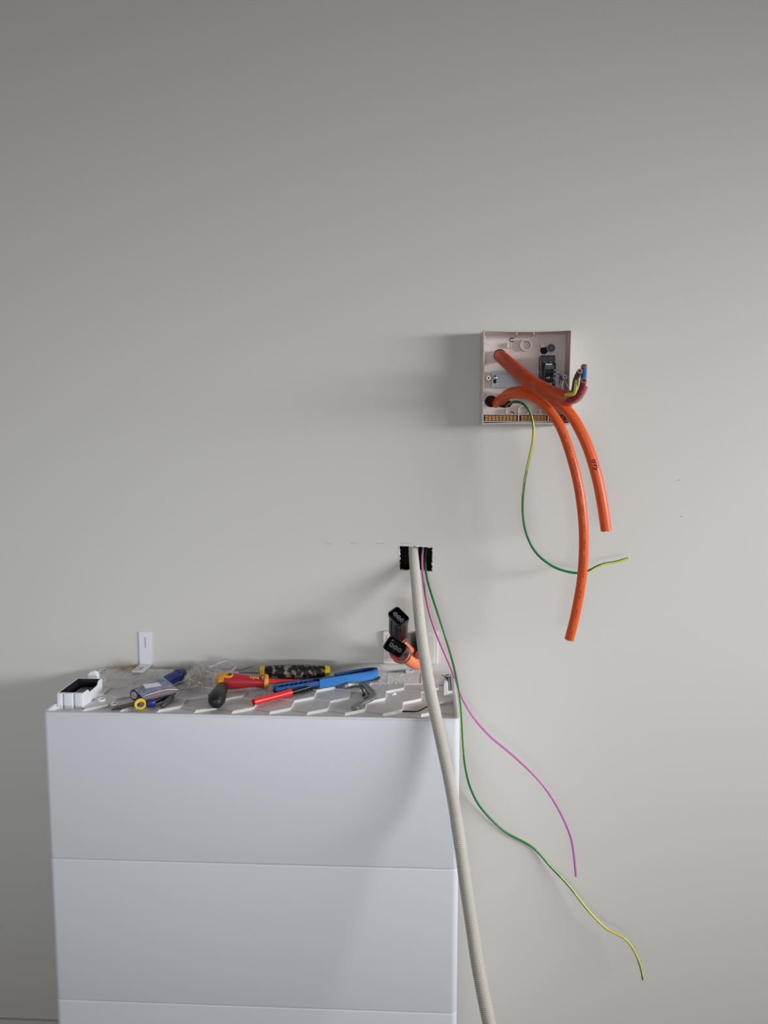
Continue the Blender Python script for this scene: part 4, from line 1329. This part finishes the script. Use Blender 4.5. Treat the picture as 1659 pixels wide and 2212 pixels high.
def crumple(name, pts_px, zc, rx, ry, rz, amp, mt, parent, seed, n_=3):
    cx_, cy_ = pts_px
    c = onz(cx_, cy_, zc)
    vs, fs = [], []
    NU, NV = 80, 44
    for i in range(NU):
        for j in range(NV + 1):
            th_, ph = 2 * math.pi * i / NU, math.pi * j / NV
            q_ = V((math.cos(th_) * math.sin(ph), math.sin(th_) * math.sin(ph), math.cos(ph)))
            k = 1 + amp * noise.noise(q_ * 2.2 + V((seed, 0, 0))) + amp * .8 * (abs(noise.noise(q_ * 4 + V((0, seed, 0)))) - .2) + amp * .35 * (abs(noise.noise(q_ * 9)) - .2)
            vs.append(c + V((q_.x * rx * k, q_.y * ry * k, max(q_.z * rz * k, ZR - zc + .0002))))
    for i in range(NU):
        for j in range(NV):
            fs.append((i * (NV + 1) + j, ((i + 1) % NU) * (NV + 1) + j, ((i + 1) % NU) * (NV + 1) + j + 1, i * (NV + 1) + j + 1))
    return obj(name, MB().add(vs, fs), mt, parent, smooth=75)


crumple('film', (433, 1462), ZR + .012, .026, .060, .018, .75, 'film3', cbag, 3.3)
sheet('upper_flap', [onz(402, 1456, ZR + .010), onz(452, 1458, ZR + .010), onz(476, 1430, ZR + .030), onz(424, 1426, ZR + .034)], 26, 18, .010, 60, 'film3', cbag, 8.)
sheet('front_flap', [onz(398, 1490, ZR + .001), onz(430, 1494, ZR + .001), onz(448, 1458, ZR + .014), onz(402, 1452, ZR + .016)], 22, 22, .007, 80, 'film3', cbag, 11.)
obj('brown_packing', fibres(520, 426, 1460, 12, 9, ZR + .003, ZR + .016, .0070, .00036, 5), 'debris', cbag)
random.seed(11)
mb = MB()
for _ in range(70):
    p_ = onz(428 + random.gauss(0, 15), 1464 + random.gauss(0, 12), random.uniform(ZR + .003, ZR + .020))
    mb.lathe(p_, Z3, [(-.0007, .0003), (0, .0009), (.0007, .0003)], 6)
o = obj('foam_crumbs', mb, 'crumb', cbag)
o['kind'] = 'stuff'
zb2 = thing('zip_bag', 'empty zip bag with a red line lying on the crumpled bag', 'plastic bag', onz(472, 1450, ZR))
sheet('film', [onz(446, 1444, ZR + .020), onz(486, 1453, ZR + .019), onz(511, 1441, ZR + .018), onz(486, 1428, ZR + .022)], 20, 14, .004, 80, 'film2', zb2, 6.)
obj('zip_line', MB().tube(spline([onz(447, 1441, ZR + .0225), onz(457, 1449, ZR + .0225), onz(471, 1452.5, ZR + .022), onz(487, 1450, ZR + .022), onz(501, 1444, ZR + .0225)], .003), .0005, 6), 'redline', zb2, label='red line')
obj('edge_fold', MB().tube(spline([onz(452, 1441, ZR + .023), onz(470, 1434, ZR + .025), onz(488, 1428, ZR + .0245), onz(500, 1433, ZR + .0235), onz(510, 1441, ZR + .021), onz(497, 1450, ZR + .020)], .003), .0006, 6), 'label', zb2)
zb3 = thing('plastic_sleeve', 'clear plastic sleeve with a brown streak left of the muddy grip', 'plastic bag', onz(530, 1452, ZR))
sheet('film', [onz(496, 1454, ZR + .010), onz(560, 1452, ZR + .010), onz(562, 1436, ZR + .018), onz(512, 1437, ZR + .018)], 18, 10, .003, 60, 'film', zb3, 7.)
obj('brown_streak', MB().tube(spline([onz(508, 1450, ZR + .014), onz(524, 1447, ZR + .018), onz(538, 1441.5, ZR + .0205), onz(546, 1441, ZR + .021)], .003), .0007, 6), 'dsteel', zb3)
zb4 = thing('zip_bag', 'little crinkled clear bag tucked under the red screwdriver handle', 'plastic bag', onz(555, 1495, ZR))
sheet('film', [onz(540, 1512, ZR + .002), onz(592, 1508, ZR + .012), onz(574, 1484, ZR + .006), onz(524, 1486, ZR + .006)], 22, 16, .005, 80, 'film3', zb4, 9.)
sheet('inner_film', [onz(541, 1508, ZR + .001), onz(580, 1505, ZR + .004), onz(568, 1488, ZR + .003), onz(530, 1490, ZR + .003)], 18, 12, .004, 90, 'film2', zb4, 12.)

# plaster dust and crumbs
random.seed(21)
mb = MB()


def crumb(px, py, s, z=None):
    p_ = onz(px, py, zd + .0034 + s * .5)
    for _i in range(6):
        if p_.y > -.0765: p_ = onz(px, py, LZ(p_.y) + s * .5)
    if p_.y > BY - .003: return
    rot = random.uniform(0, 3)
    a_ = V((math.cos(rot), math.sin(rot), .2)).normalized()
    b_ = Z3.cross(a_).normalized()
    mb.box(p_, (s, s * random.uniform(.5, 1), s * random.uniform(.4, .9)), (a_, b_, a_.cross(b_)))


for _ in range(620):
    crumb(random.gauss(846, 21), 1456 + abs(random.gauss(6, 13)), random.uniform(.0004, .0013))
for _ in range(130):
    crumb(random.uniform(690, 880), random.gauss(1490, 12), random.uniform(.0003, .0010))
for _ in range(70):
    crumb(random.uniform(380, 960), random.uniform(1465, 1530), random.uniform(.0003, .0009))
for (px, py) in ((867, 1458), (882, 1466), (947, 1479), (829, 1517), (826, 1514)):
    crumb(px, py, .0022)
mb.v = [p_ for p_ in mb.v]
props(obj('plaster_crumbs', mb, 'crumb', smooth=0), 'white plaster dust and crumbs scattered around the tip of the blue saw', 'debris', None, 'stuff')
